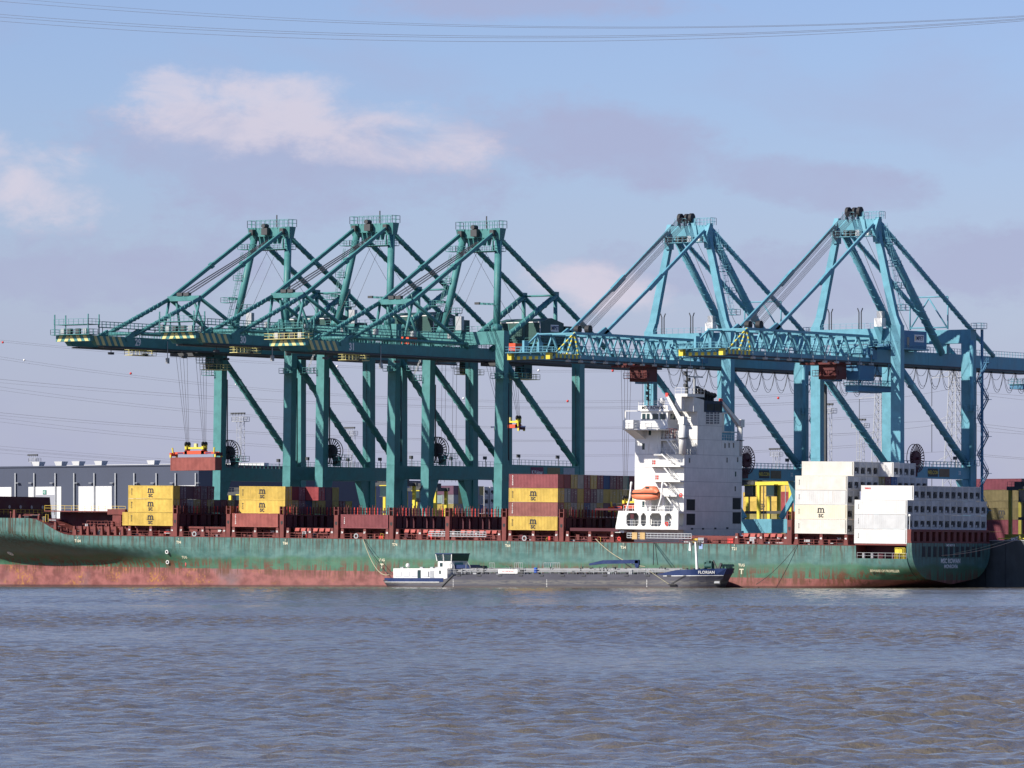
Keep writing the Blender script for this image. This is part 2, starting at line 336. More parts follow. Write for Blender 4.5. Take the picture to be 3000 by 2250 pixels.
# ---------------------------------------------------------------- ship-to-shore cranes
class Crane:
    def __init__(s, label, X, mat, dz, group):
        s.root = thing('container_crane', label, 'crane', (X, 0, QZ), group); s.m = mat; s.dz = dz; s.X = X
    def P(s, x, y, z, up=True): return V((x, y, z-QZ+(s.dz if up else 0)))
    def beam(s, name, p, q, w, h=None, w2=None, h2=None, mat=None, up=(0,0,1)): return MB().beam(p, q, w, h, w2, h2, up).build(name, mat or s.m, s.root)
    def tube(s, name, p, q, r, n=12, mat=None, strake=0): 
        o = MB().tube(p, q, r, n=n).build(name, mat or s.m, s.root, True)
        if strake:
            p, q = V(p), V(q); d = q-p; Ln = d.length; d.normalize(); a = d.cross(V((1,0,0))).normalized(); b = a.cross(d)
            k0, k1 = .12, .88; pts = []; n_ = int(Ln*(k1-k0)/.7)
            mb = MB()
            for ph in (0, math.pi):
                pts = []
                for i in range(n_+1):
                    l = Ln*(k0+(k1-k0)*i/n_); th = 2*math.pi*l/strake+ph; pts.append(p+d*l+(a*math.cos(th)+b*math.sin(th))*(r+.07))
                mb.path(pts, .11, 3)
            mb.build('strake', mat or s.m, o)
        return o
    def box(s, name, x0, x1, y0, y1, z0, z1, mat=None, up=True, parent=None):
        k = s.dz if up else 0
        return MB().box(x0, x1, y0, y1, z0-QZ+k, z1-QZ+k).build(name, mat or s.m, parent or s.root)
    def rail(s, pts, h=1.1, gap=1.5, t=.07, mat=None, name='railing'):
        return MB().rail(pts, h, gap, t).build(name, mat or s.m, s.root)
    def platform(s, x0, x1, y0, y1, z, sides='xyXY', up=True, mat=None):
        o = s.box('platform', x0, x1, y0, y1, z-.12, z, mat, up); k = s.dz if up else 0; zz = z-QZ+k; mb = MB()
        c = {'y': ((x0, y0, zz), (x1, y0, zz)), 'X': ((x1, y0, zz), (x1, y1, zz)), 'Y': ((x1, y1, zz), (x0, y1, zz)), 'x': ((x0, y1, zz), (x0, y0, zz))}
        for ch in sides: mb.rail(c[ch], 1.1, 1.3, .07)
        mb.build('railing', mat or s.m, o); return o
    def ladder(s, p, q, w=.55, cage=True, mat=None):
        p, q = V(p), V(q); mb = MB(); d = q-p; Ln = d.length; side = V((0, 1, 0)) if abs(d.normalized().y) < .6 else V((1, 0, 0)); n = int(Ln/.6)
        for k in (-1, 1): mb.beam(p+side*w/2*k, q+side*w/2*k, .07)
        for i in range(n): c = p+d*(i/n); mb.beam(c-side*w/2, c+side*w/2, .05)
        if cage:
            for i in range(0, n, 2):
                c = p+d*(i/n); mb.path([c-side*.4, c-side*.4+V((.7,0,0)), c+side*.4+V((.7,0,0)), c+side*.4], .04, 3)
            mb.beam(p-side*.4+V((.7,0,0)), q-side*.4+V((.7,0,0)), .05); mb.beam(p+side*.4+V((.7,0,0)), q+side*.4+V((.7,0,0)), .05)
        return mb.build('ladder', mat or s.m, s.root)
    def stairs(s, x0, x1, y, z0, flights, dz, mat=None):          # zigzag stair in the x-z plane
        for i in range(flights):
            za, zb = z0+i*dz, z0+(i+1)*dz; xa, xb = (x0, x1) if i % 2 == 0 else (x1, x0); mb = MB()
            for yy in (y-.4, y+.4):
                mb.beam((xa, yy, za), (xb, yy, zb), .06, .25); mb.beam((xa, yy, za+1), (xb, yy, zb+1), .06)
                mb.beam((xa, yy, za), (xa, yy, za+1), .06); mb.beam((xb, yy, zb), (xb, yy, zb+1), .06)
            for j in range(10): c = V((xa, y, za)).lerp(V((xb, y, zb)), (j+.5)/10); mb.box(c.x-.12, c.x+.12, y-.4, y+.4, c.z-.02, c.z+.02)
            mb.build('stair_flight', mat or s.m, s.root)
            MB().box(xb-.7, xb+.7, y-.6, y+.6, zb-.1, zb).build('landing', mat or s.m, s.root)
    def bogies(s, legx, ys):
        for y in ys:
            for sx in (-1, 1):
                cx = sx*legx
                MB().beam((cx-3.6, y, 2.1), (cx+3.6, y, 2.1), 1.0, .9).build('equaliser_beam', s.m, s.root)
                for k in (-2.6, -.9, .9, 2.6):
                    o = MB().box(cx+k-.75, cx+k+.75, y-.45, y+.45, .55, 1.3).build('bogie', s.m, s.root)
                    MB().tube((cx+k-.38, y-.2, .41), (cx+k-.38, y+.2, .41), .35, n=12).tube((cx+k+.38, y-.2, .41), (cx+k+.38, y+.2, .41), .35, n=12).build('wheels', M['dark'], o)
    def reel_x(s, x, y, z, r, mat):
        hub = MB().ring((x, y, z), (1, 0, 0), .02, r*.5, .8, 20).build('cable_reel', mat, s.root)
        MB().ring((x-.4, y, z), (1, 0, 0), r-.13, r, .1, 28).ring((x+.4, y, z), (1, 0, 0), r-.13, r, .1, 28).build('rim', mat, hub)
        for i in range(26):
            th = 2*math.pi*i/26; c, q = math.cos(th), math.sin(th)
            MB().beam((x+.4, y+c*r*.45, z+q*r*.45), (x+.4, y+c*r, z+q*r), .15, .10, .24, .10, up=(1, 0, 0)).build('spoke', mat, hub)
        MB().tube((x-1.0, y, z), (x+1.0, y, z), .3).build('axle', mat, hub)
    def reel(s, x, y, z, r, mat):
        hub = MB().ring((x, y, z), (0, 1, 0), .02, r*.52, .8, 20).build('cable_reel', mat, s.root)
        rim = MB(); rim.ring((x, y-.45, z), (0, 1, 0), r-.16, r, .1, 28).ring((x, y+.45, z), (0, 1, 0), r-.16, r, .1, 28).build('rim', mat, hub)
        for i in range(26):
            th = 2*math.pi*i/26; c, q = math.cos(th), math.sin(th)
            for yy in (-.45,):
                MB().beam((x+c*r*.45, y+yy, z+q*r*.45), (x+c*r, y+yy, z+q*r), .17, .10, .26, .10, up=(0, 1, 0)).build('spoke', mat, hub)
        MB().tube((x, y-1.0, z), (x, y+1.6, z), .3).build('axle', mat, hub)
    def flood(s, p, parent=None):
        p = V(p); mb = MB(); mb.beam(p, p+V((0, 0, 2.2)), .12); mb.box(p.x-.5, p.x+.1, p.y-.35, p.y+.35, p.z+1.6, p.z+2.3)
        mb.build('flood_lamp', M['dark'], s.root)
def green_crane(num, X, dz, trolley_y, label, white_tip=False):
    c = Crane(label, X, M['green'], dz, 'green quay cranes'); P = c.P; G = c.m; T = 49.3; top = 51.45
    # legs, portal
    for sx in (-1, 1):
        x = sx*9.6
        c.beam('sea_leg', (x, -1.1, 2.2), P(x, 0, 55.3), 2.1, 2.0, up=(0, 1, 0)); c.beam('land_leg', (x, 30, 2.2), P(x, 30, 53.0), 2.1, 2.0, up=(0, 1, 0))
        for zz in (14.0, 23.2, 26.6): MB().box(x-1.13, x+1.13, -1.8, 1.05-.0, zz-QZ-.06, zz-QZ+.06).build('flange_band', G, c.root)
        MB().box(x-.95, x+.95, 0.2, 29.8, 23.5-QZ, 26.4-QZ).build('portal_beam', G, c.root)
        MB().prism([(x-.8, 29, 14.2), (x-.8, 29, 5.5), (x-.8, 25.6, 14.2)], (1.6, 0, 0)).build('haunch', G, c.root)
        MB().prism([(x-.8, .2, 14.2), (x-.8, .2, 9.0), (x-.8, 2.6, 14.2)], (1.6, 0, 0)).build('haunch', G, c.root)
        c.tube('diagonal_brace', P(x, 1.2, 48.2), V((x, 28.8, 27.0-QZ)), .72, strake=5.0)
        c.rail([(x+.9, 1.5, 26.4-QZ), (x+.9, 28.5, 26.4-QZ)])
        letter(str(num), 1.15, M['lwhite'], c.root, (x+.97, 26.5, 24.7-QZ), FACE_X, .01, 'crane_number')
        c.flood((x, 6.5, 26.4-QZ)); c.flood((x, 22, 26.4-QZ))
        MB().box(x-.5, x+.5, -2.2, 2.2, 0.9, 2.3).build('leg_foot', G, c.root)
    for y in (0, 30): c.box('sill_beam', -8.6, 8.6, y-.7, y+.7, 11.2, 12.9, up=False)
    c.bogies(9.6, (-1.0, 30.0))
    c.beam('sea_cross_beam', P(-8.5, -.1, 53.8), P(8.5, -.1, 53.8), 1.9, 2.8); c.box('land_cross_beam', -8.5, 8.5, 29.2, 30.8, 51.7, 53.3)
    c.box('cross_beam_end', -11.0, -8.5, -1.0, .8, 53.0, 55.2)
    # boom and girder: twin boxes
    for sx in (-1, 1):
        xo, xi = sx*4.2, sx*2.9; xa, xb = min(xo, xi), max(xo, xi); z0, z1 = T-QZ+dz, top-QZ+dz
        MB().hexa([(xa, -62.6, z0+.1), (xb, -62.6, z0+.1), (xb, 3.0, z0), (xa, 3.0, z0)], [(xa, -65, z1), (xb, -65, z1), (xb, 3.0, z1), (xa, 3.0, z1)]).build('boom_girder', G, c.root)
        MB().box(xa, xb, 3.05, 73, z0, z1).build('main_girder', G, c.root)
        MB().box(xa-.15, xb+.15, -61, 73, z0-.32, z0-.003).build('trolley_rail_beam', M['dark'], c.root)
        # forestays, intermediate pylon, backstays
        x = sx*4.2
        apex = P(sx*4.3, 4.6, 76.9); pk = P(sx*4.2, -26.4, 60.8); J = P(sx*4.2, 29.0, 64.1)
        f = MB().beam(pk, pk.lerp(apex, .5), .55, .8).beam(pk.lerp(apex, .5), apex, .5, .75).build('forestay', G, c.root)
        MB().beam(pk.lerp(apex, .485), pk.lerp(apex, .515), .85, 1.15).build('link_joint', G, f)
        c.tube('outer_stay', P(x, -50, 52.0), pk, .45, strake=3.2)
        c.beam('stay_shoe', P(x, -53.2, 51.0), P(x, -48.6, 52.9), .5, 1.0)
        c.tube('pylon_back_strut', pk, P(x, -5.5, 51.6), .42)
        c.tube('pylon_leg', pk, P(x*.92, -29.5, 51.5), .3); c.tube('pylon_leg', P(x*.55, -26.4, 60.6), P(x*.9, -22.5, 51.5), .28)
        b1 = c.tube('backstay', apex, J, .55, strake=4.6); c.tube('backstay', J, P(x, 52.5, 51.6), .55, strake=4.6)
        c.tube('prop_strut', P(x, 3.8, 51.5), J, .62, strake=4.2); c.tube('prop_post', J, P(x, 29.3, 51.5), .45)
        c.box('joint_plate', x-.35, x+.35, 28.0, 30.0, 63.2, 65.0)
        # tower legs
        c.tube('tower_leg', P(sx*7.05, 1.5, 55.2), P(sx*4.6, 5.9, 76.0), .8, n=16)
        c.tube('tower_foot', P(sx*7.25, 1.1, 55.1), P(sx*6.95, 1.7, 56.3), 1.25, n=16)
        MB().hexa([P(sx*4.6-.85, 5.1, 75.2), P(sx*4.6+.85, 5.1, 75.2), P(sx*4.6+.85, 6.7, 75.2), P(sx*4.6-.85, 6.7, 75.2)], [P(sx*4.7-1.1, 4.7, 77.9), P(sx*4.7+1.1, 4.7, 77.9), P(sx*4.7+1.1, 7.1, 77.9), P(sx*4.7-1.1, 7.1, 77.9)]).build('apex_head', G, c.root)
        MB().box(x-.5, x+.5, 3.7, 4.7, 76.2-QZ+dz, 77.5-QZ+dz).build('apex_lug', M['dark'], c.root)
    c.tube('pylon_tie', P(-4.2, 29, 64.2), P(4.2, 29, 64.2), .22); c.tube('foot_tie', P(-4.2, -48.6, 52.4), P(4.2, -48.6, 52.4), .38)
    c.tube('service_pipe', P(4.5, -48, 52.4), P(4.5, -6, 52.4), .36)
    c.box('pylon_cross_bar', -4.3, 4.3, -27.0, -25.9, 60.3, 61.4)
    for k in (-.9, .9): c.box('sheave_block', k-.7, k+.7, -27.2, -26.2, 61.4, 62.1, M['dark'])
    c.box('apex_beam', -3.6, 3.6, 5.0, 6.8, 75.9, 77.85)
    for sx in (-2.8, -1.6, -.4, .8, 2.0): MB().prism([P(sx, 4.9, 76.0), P(sx, 6.9, 76.0), P(sx, 6.3, 74.2), P(sx, 5.4, 74.2)], (.25, 0, 0)).build('sheave_bracket', G, c.root)
    o = c.box('apex_winch', -1.3, .3, 3.7, 5.0, 76.2, 77.7, M['dark']); MB().tube(P(-.7, 3.6, 78.2), P(-.7, 5.2, 78.2), .5).build('sheave', M['dark'], o); c.box('aerial', 1.9, 2.1, 5, 5.2, 77.9, 80.6, M['dark'])
    c.rail([P(-5.6, 4.4, 77.9), P(5.8, 4.4, 77.9), P(5.8, 7.4, 77.9), P(-5.6, 7.4, 77.9), P(-5.6, 4.4, 77.9)], 1.6, 1.2, .09)
    c.platform(-5.0, 5.0, 3.6, 8.2, 73.0, mat=G); c.platform(-8.0, -5.4, 4.0, 6.6, 73.2)
    for k in (-2, 2): MB().box(k*1.6-.12, k*1.6+.12, 5.6, 6.0, 73.1-QZ+dz, 76-QZ+dz).build('hanger', G, c.root)
    ropes = MB()
    for k in (-1.5, -1.1, -.2, .2, 1.1, 1.5): ropes.tube(P(k*.5, 5.2, 75.0), P(k, -26.4, 61.8), .07, n=4)
    ropes.build('boom_hoist_ropes', M['rope'], c.root)
    for a, b in (((-2, 6, 73), (-1, 20, 58)), ((1, 6, 73), (2, 22, 58)), ((-1, 6, 73), (-3, -8, 52)), ((1.5, 6, 73), (0, -7, 52))): c.tube('guy_rope', P(*a), P(*b), .05, 4, M['rope'])
    for z0, z1, xo in ((57, 61, 0), (61.5, 66, .4), (66.5, 72.5, .8)): c.ladder(P(-8.9+xo*2, 1.2+xo*2.2, z0), P(-8.4+xo*2, 2.2+xo*2.2, z1))
    c.platform(-9.6, -7.2, -.2, 2.2, 61.2); c.platform(-8.2, -6.0, 2.6, 4.6, 66.2)
    c.beam('lamp_arm', P(-7, 2.5, 62), P(-9.4, 2.5, 62.2), .4, .5); c.beam('lamp_arm', P(6.7, 2.1, 61.2), P(2.6, 1.0, 61.4), .35, .45); c.box('arm_lamp', 1.8, 3.0, .7, 1.3, 61.2, 61.7, M['dark'])
    # boom tip
    tip = c.box('tip_beam', -4.6, 4.6, -66.1, -65.02, 50.25, 51.5)
    HZ = M['hazard']
    for i in range(5):
        x = -4.3+i*1.9; z0, z1 = 50.25-QZ+dz, 51.5-QZ+dz; sl = .7 if i < 2 else -.7
        MB().prism([(x, -66.14, z0), (x+.95, -66.14, z0), (x+.95+sl, -66.14, z1), (x+sl, -66.14, z1)], (0, .037, 0)).build('hazard_stripe', HZ, tip)
    for i in range(5):
        y = -64.4+i*2.1; z0, z1 = T+.15-QZ+dz, top-.05-QZ+dz
        MB().prism([(4.2, y+1.2, z0), (4.2, y+2.2, z0), (4.2, y+1.0, z1), (4.2, y, z1)], (.035, 0, 0)).build('hazard_stripe', HZ, tip)
    letter(str(num), 2.1, M['lwhite'], c.root, (4.21, -48.8, 50.4-QZ+dz), FACE_X, .06, 'crane_number')
    c.platform(-5.2, 5.2, -67.2, -64.2, 51.7, mat=M['hazard'] if white_tip else G); c.platform(-4.8, 4.4, -66.5, -62.5, 53.9, 'yX')
    for x in (-4.7, 4.3):
        for y in (-66.4, -62.6): c.beam('tip_post', P(x, y, 51.5), P(x, y, 56.0), .2)
    for x in (-3, -1.2, 1.0, 3.0): c.box('tip_winch', x-.45, x+.45, -66, -65.1, 51.75, 53.0, M['dark'] if abs(x) < 2 else M['galv'])
    c.box('walkway', 3.6, 4.6, -62, -4, 53.2, 53.35); c.rail([P(4.6, -62, 53.35), P(4.6, -4, 53.35)], 1.15, 1.4, .08); c.rail([P(3.6, -62, 53.35), P(3.6, -4, 53.35)], 1.15, 1.4, .08)
    for i in range(13): c.beam('walkway_bracket', P(4.0, -61+i*4.6, 51.45), P(4.0, -61+i*4.6, 53.2), .12)
    c.rail([P(4.1, -60, 51.45), P(4.1, 3, 51.45)], 1.1, 1.0, .08); c.rail([P(-4.1, -60, 51.45), P(-4.1, 3, 51.45)], 1.1, 1.6, .08); c.rail([P(4.1, 31, 51.45), P(4.1, 72, 51.45)], 1.1, 1.6, .08)
    for y in (-40, -26, -12): c.box('walkway_cabinet', 3.4, 4.2, y, y+1.0, 53.4, 54.6, M['galv'])
    for y in (-57.5, -45.5, -31.5, -16): 
        o = c.beam('under_boom_lamp', P(3.6, y, 49.0), P(3.6, y, 48.1), .12, mat=M['dark']); MB().box(3.2, 4.0, y-.6, y+.6, 47.6-QZ+dz, 48.1-QZ+dz).build('lamp_head', M['dark'], o)
    o = c.beam('service_rod', P(4.4, -38.5, 51), P(4.4, -38.5, 46.9), .12, mat=M['galv']); MB().box(4.1, 4.7, -38.8, -38.2, 46.2-QZ+dz, 47.4-QZ+dz).build('service_box', M['galv'], o)
    o = c.platform(1.5, 4.0, -50, -42, 47.8, mat=M['hazard'])
    # machinery
    h = MB(); a = [P(x, y, z) for x, y, z in ((-6, 20.2, 53.45), (-6, 29.7, 53.45), (-6, 29.7, 58), (-6, 24.9, 59), (-6, 20.2, 58))]
    h.prism(a, (12, 0, 0)); ho = h.build('machinery_house', M['house'], c.root)
    for x in (-2.2, 1.8): MB().box(x-.06, x+.06, 20.13, 20.198, 53.5-QZ+dz, 58-QZ+dz).build('panel_seam', M['green'], ho)
    MB().box(-6.02, 6.06, 20.1, 20.197, 57.9-QZ+dz, 58.1-QZ+dz).build('eaves_trim', M['lwhite'], ho); MB().box(6.003, 6.06, 20.1, 20.25, 53.5-QZ+dz, 57.9-QZ+dz).build('corner_trim', M['lwhite'], ho)
    MB().box(6.003, 6.05, 24.4, 27.6, 56.05-QZ+dz, 57.55-QZ+dz).build('sign_board', M['lwhite'], ho); letter('MPET', 1.25, M['navy'], ho, (6.07, 26.2, 56.8-QZ+dz), FACE_X, .035)
    MB().prism([(6.055, 24.55, 56.4-QZ+dz), (6.055, 24.8, 56.3-QZ+dz), (6.055, 24.95, 57.2-QZ+dz), (6.055, 24.65, 57.1-QZ+dz)], (.01, 0, 0)).build('logo', M['lyellow'], ho)
    o = c.box('annex_house', 3.0, 6.2, 30.1, 34.2, 53.45, 57.4, M['house']); c.box('house_floor', -6.6, 6.8, 19.4, 35.2, 53.2, 53.42, G)
    c.rail([P(6.8, 19.4, 53.42), P(6.8, 35.2, 53.42), P(2, 35.2, 53.42)], 1.1, 1.4, .07); c.rail([P(-6, 19.4, 53.42), P(6.8, 19.4, 53.42)], 1.1, 1.4, .07)
    for y in (20.5, 27, 34): 
        for x in (-4, 4): c.box('house_support', x-.25, x+.25, y-.25, y+.25, 51.45, 53.2)
    o = c.box('electrical_cabinet', -1.2, .3, -2.2, -1.1, 55.6, 58.6, M['galv']); c.box('boom_hoist_unit', .7, 3.6, 14.0, 18.0, 51.5, 53.2, M['orange'])
    MB().prism([P(-1.2, -2.1, 55.6), P(.3, -2.1, 55.6), P(-.4, -2.1, 53.0)], (0, .2, 0)).build('cabinet_bracket', G, c.root)
    c.platform(-3.0, -1.3, -1.5, .5, 59.4); c.beam('platform_post', P(-2.1, -.4, 55.2), P(-2.1, -.4, 59.3), .5)
    c.rail([P(-8.4, -1.0, 55.25), P(8.4, -1.0, 55.25)], 1.1, 1.5, .07)
    # trolley
    ty = trolley_y
    tr = c.box('trolley_frame', -3.2, 3.2, ty-3.5, ty+3.5, 48.2, 48.9, M['dark'])
    for x in (-2, 2): MB().tube(P(x, ty-1, 49.1), P(x, ty+1, 49.1), .5).build('rope_drum', M['dark'], tr)
    cab = c.box('operator_cab', 1.0, 3.4, ty+3.8, ty+7.0, 45.6, 48.6, M['house']); MB().box(.98, 3.42, ty+3.75, ty+3.79, 46.2-QZ+dz, 47.8-QZ+dz).box(3.41, 3.44, ty+4.2, ty+6.4, 46.2-QZ+dz, 47.8-QZ+dz).build('cab_window', M['glass'], cab)
    c.platform(.4, 4.0, ty+2.6, ty+9.2, 45.5, mat=M['hazard']); c.platform(.6, 3.8, ty+1.0, ty+3.4, 46.9)
    # stairs and rest platforms under the girder at the sea legs
    c.platform(8.6, 12.0, -3.2, -1.4, 45.0, mat=M['green']); c.platform(-13.4, -10.7, -2.2, .6, 45.0)
    MB().rail([P(-12.8, -1.6, 45), P(-10.8, -1.6, 48.8)], 1.0, 1.2, .08).build('stair_flight', M['galv'], c.root)
    c.platform(10.7, 13.0, 1.2, 5.5, 45.2); c.ladder((-9.6, 1.25, 18), P(-9.6, 1.25, 45), cage=False)
    c.ladder((9.8, 28.9, 18), P(9.8, 28.9, 48), .5, False, M['dark'])
    for sx in (-9.6, 9.6): c.tube('cable_duct', (sx+1.0, .9, 18), P(sx+1.0, .9, 44), .14, 6, M['dark'])
    c.reel(-9.2, 2.4, 29.8-QZ, 2.9, M['dark'])
    c.platform(-8.4, -5.2, 1.8, 4.6, 27.9, up=False); c.box('reel_stand', -9.2, -8.0, 2.9, 4.2, 26.5, 28.6, up=False)
    c.beam('reel_arm', (-8.6, -1, 24.0-QZ), (-10.8, -2.0, 21-QZ), .3, mat=M['dark'])
    return c
def blue_crane(num, X, trolley_y, label):
    c = Crane(label, X, M['blue'], 0, 'blue quay cranes'); P = c.P; G = c.m; B = 46.75; top = 49.4
    for sx in (-1, 1):
        x = sx*9.65
        c.box('sea_leg', x-1.15, x+1.15, -.8, .8, 11.5, 54.3); c.box('land_leg', x-1.15, x+1.15, 28.8, 31.2, 11.5, 54.4)
        MB().box(x-.85, x+.85, .85, 28.7, 22.7-QZ, 25.2-QZ).build('portal_beam', G, c.root)
        c.tube('diagonal_brace', P(x, .9, 45.6), P(x, 28.4, 26.2), .75, strake=4.6)
        MB().prism([(x-.7, 28.7, 22.6-QZ), (x-.7, 28.7, 17-QZ), (x-.7, 25.6, 22.6-QZ)], (1.4, 0, 0)).build('haunch', G, c.root)
        c.rail([P(x+.8, 1.2, 25.2), P(x+.8, 28.5, 25.2)]); c.rail([P(x-.8, 1.2, 25.2), P(x-.8, 28.5, 25.2)])
        letter(str(num), 1.1, M['lwhite'], c.root, (x+.87, 24.6, 24.0-QZ), FACE_X, .01, 'crane_number')
        sb = MB().box(x+.852, x+.9, 11.2, 15.3, 23.1-QZ, 24.8-QZ).build('sign_board', M['lblack'], c.root); letter('NELCON', 1.1, M['lyellow'], sb, (x+.92, 13.25, 23.95-QZ), FACE_X, .01)
        MB().box(x+.852, x+.9, 15.9, 20.2, 23.1-QZ, 24.8-QZ).build('rusty_sign', flat('old_sign', (.16, .11, .06), .7), c.root)
        for zz in (27, 40, 51.0): MB().box(x-1.19, x+1.19, -.84, .84, zz-QZ-.05, zz-QZ+.05).build('flange_band', G, c.root)
        # A-frame
        MB().hexa([P(x-1.0, -.75, 54.3), P(x+1.0, -.75, 54.3), P(x+1.0, .75, 54.3), P(x-1.0, .75, 54.3)], [P(sx*8.9-.85, -.6, 56.2), P(sx*8.9+.85, -.6, 56.2), P(sx*8.9+.85, .6, 56.2), P(sx*8.9-.85, .6, 56.2)]).build('leg_transition', G, c.root)
        c.beam('a_frame_leg', P(sx*8.9, 0, 56.0), P(sx*4.5, 0, 75.0), 1.7, 1.2, 1.25, 1.1, up=(0, 1, 0))
        MB().prism([P(sx*4.9-.5, -1.0, 71.6), P(sx*4.9-.5, .9, 71.6), P(sx*4.9-.5, .9, 76.9), P(sx*4.9-.5, -.2, 76.9), P(sx*4.9-.5, -1.6, 74.4)], (1.0, 0, 0)).build('apex_head', G, c.root)
        c.tube('raked_leg', P(sx*4.6, .6, 75.6), P(sx*4.6, 27.3, 49.4), .82, n=16, strake=4.4)
        c.tube('backstay', P(sx*4.6, 1.0, 76.0), P(sx*4.6, 49.8, 49.5), .5, strake=3.6)
        f = MB().beam(P(sx*4.6, -1.4, 75.3), P(sx*4.6, -20.6, 63.7), .4, .65).beam(P(sx*4.6, -20.6, 63.7), P(sx*4.6, -40.8, 51.9), .4, .65).build('forestay', G, c.root)
        MB().beam(P(sx*4.6, -18.4, 65.1), P(sx*4.6, -23.0, 62.2), .6, 1.0).build('link_joint', G, f)
        MB().prism([P(sx*4.6-.2, -43, 52.2), P(sx*4.6-.2, -37.5, 52.2), P(sx*4.6-.2, -40, 53.6)], (.4, 0, 0)).build('stay_lug', G, c.root)
        # twin girder and lattice boom
        xa, xb = sorted((sx*4.5, sx*3.0))
        c.box('main_girder', xa, xb, -1.0, 78, B, top); MB().box(xa-.12, xb+.12, -1, 78, B-.35-QZ, B-.003-QZ).build('trolley_rail_beam', M['dark'], c.root)
        for yy in (22.0, 52.0): MB().box(xa-.03, xb+.03, yy-.06, yy+.06, B-.02-QZ, top+.02-QZ).build('splice_band', G, c.root)
        x = sx*4.5
        ch = c.beam('bottom_chord', P(x, -59.5, 47.15), P(x, -1.2, 47.15), .75, .85); c.beam('top_chord', P(x, -51.4, 52.0), P(x, -2.0, 52.0), .55, .5)
        MB().box(x-.45, x+.45, -59.5, -1.2, 46.35-QZ, 46.72-QZ).build('trolley_rail_beam', M['dark'], c.root)
        n = 9; y0, y1 = -51.4, -2.0; st = (y1-y0)/n
        for i in range(n):
            ya = y0+i*st
            c.beam('truss_diagonal', P(x, ya, 52.0), P(x, ya+st*.5, 47.5), .42); c.beam('truss_diagonal', P(x, ya+st*.5, 47.5), P(x, ya+st, 52.0), .30)
        for k, (ya, yb) in enumerate(((-58.6, -51.4), (-54.3, -51.4), (-50.0, -51.4))):
            o = c.beam('tip_strut', P(x, ya, 47.6), P(x, yb, 52.0), .3, mat=M['yellow'] if sx > 0 else G)
            if sx > 0:
                p, q = P(x, ya, 47.6), P(x, yb, 52.0)
                for j in range(5): MB().beam(p.lerp(q, (j+.3)/5), p.lerp(q, (j+.75)/5), .34).build('hazard_band', M['blue'], o)
        hb = [MB().box(x-.44, x+.44, -59.0+k*1.5, -58.3+k*1.5, 46.74-QZ, 47.62-QZ).build('hazard_band', M['yellow'], ch) for k in range(6)] if sx > 0 else None
    n = 10
    for i in range(n+1):
        y = -51.4+i*49.4/n
        c.beam('truss_cross_member', P(-4.4, y, 52.0), P(4.4, y, 52.0), .26)
        if i < n: c.beam('truss_wind_brace', P(-4.4 if i % 2 else 4.4, y, 52.0), P(4.4 if i % 2 else -4.4, y+4.94, 52.0), .2)
        if i in (0, 10):
            c.beam('truss_cross_member', P(-4.4, y, 48.2), P(4.4, y, 48.2), .24)
    tip = c.box('tip_beam', -5.0, 5.0, -60.6, -59.6, 46.5, 47.1)
    for k in range(7): MB().box(-4.9+k*1.45, -4.9+k*1.45+.75, -60.64, -60.603, 46.5-QZ, 47.1-QZ).build('hazard_band', M['yellow'], tip)
    for sx in (-1, 1): c.box('buffer', sx*4.7-.5, sx*4.7+.5, -61.6, -60.62, 46.4, 47.7, M['yellow'])
    c.platform(-5.2, 5.2, -62.4, -58.6, 47.9); c.box('tip_sheave_frame', -3.0, -2.5, -59.4, -57.8, 47.9, 50.4); c.beam('tip_tie', P(-4.4, -58.4, 48), P(-4.4, -51.4, 52), .25); c.box('tip_sheave_frame', .6, 1.1, -59.4, -57.9, 47.9, 50.0)
    for s2 in (-5.0, 5.1): c.box('walkway', s2-.35, s2+.35, -57, -2, 48.1, 48.2); c.rail([P(s2+.3, -57, 48.2), P(s2+.3, -2, 48.2)], 1.1, 1.6, .07)
    for k in range(12): o = c.beam('boom_lamp', P(5.3, -55+k*4.7, 48.1), P(5.3, -55+k*4.7, 46.4), .1, mat=M['galv']); MB().box(5.0, 5.7, -55.5+k*4.7, -54.7+k*4.7, 46.0-QZ, 46.4-QZ).build('lamp_head', M['galv'], o)
    c.box('hinge_frame', -5.2, 5.2, -2.0, -1.1, 47.0, 50.3); c.tube('hinge_pin', P(-5.4, -1.5, 49.6), P(5.4, -1.5, 49.6), .45, mat=M['dark'])
    c.box('sea_cross_beam', -8.5, 8.5, -.95, .75, 50.5, 53.7); c.box('land_cross_beam', -8.5, 8.5, 29.0, 31.0, 51.5, 54.4)
    for x in (-4.0, 4.0): c.box('girder_hanger', x-.6, x+.6, -.6, .4, 49.4, 50.5); c.box('girder_hanger', x-.7, x+.7, 29.3, 30.7, 49.4, 51.5)
    c.rail([P(-8, -.9, 53.7), P(8, -.9, 53.7)], 1.1, 1.4, .06); c.rail([P(4.4, 15.5, 49.4), P(4.4, 28, 49.4)], 1.15, 1.2, .08); c.rail([P(4.4, 32, 49.4), P(4.4, 78, 49.4)], 1.15, 1.2, .08)
    for x in (-6.2, 1.0):
        for dx in (0, .55): MB().path([P(x+dx, -1, 53.7), P(x+dx, -1, 57.2), P(x+dx+(-.35 if dx == 0 else .35), -1, 58.0)], .12, 5).build('lightning_rod', M['dark'], c.root)
    # apex
    c.box('apex_beam', -4.4, 4.4, -.6, .8, 73.6, 76.5)
    for x, y in ((-1.8, -.6), (-1.0, .7), (1.0, -.6)): MB().tube(P(x-.32, y, 78.1), P(x+.32, y, 78.1), 1.0, n=18).build('apex_sheave', M['black'], c.root); MB().prism([P(x-.4, y-.9, 76.5), P(x-.4, y+.7, 76.5), P(x-.4, y+.2, 78.2), P(x-.4, y-.4, 78.2)], (.12, 0, 0)).build('sheave_bracket', G, c.root)
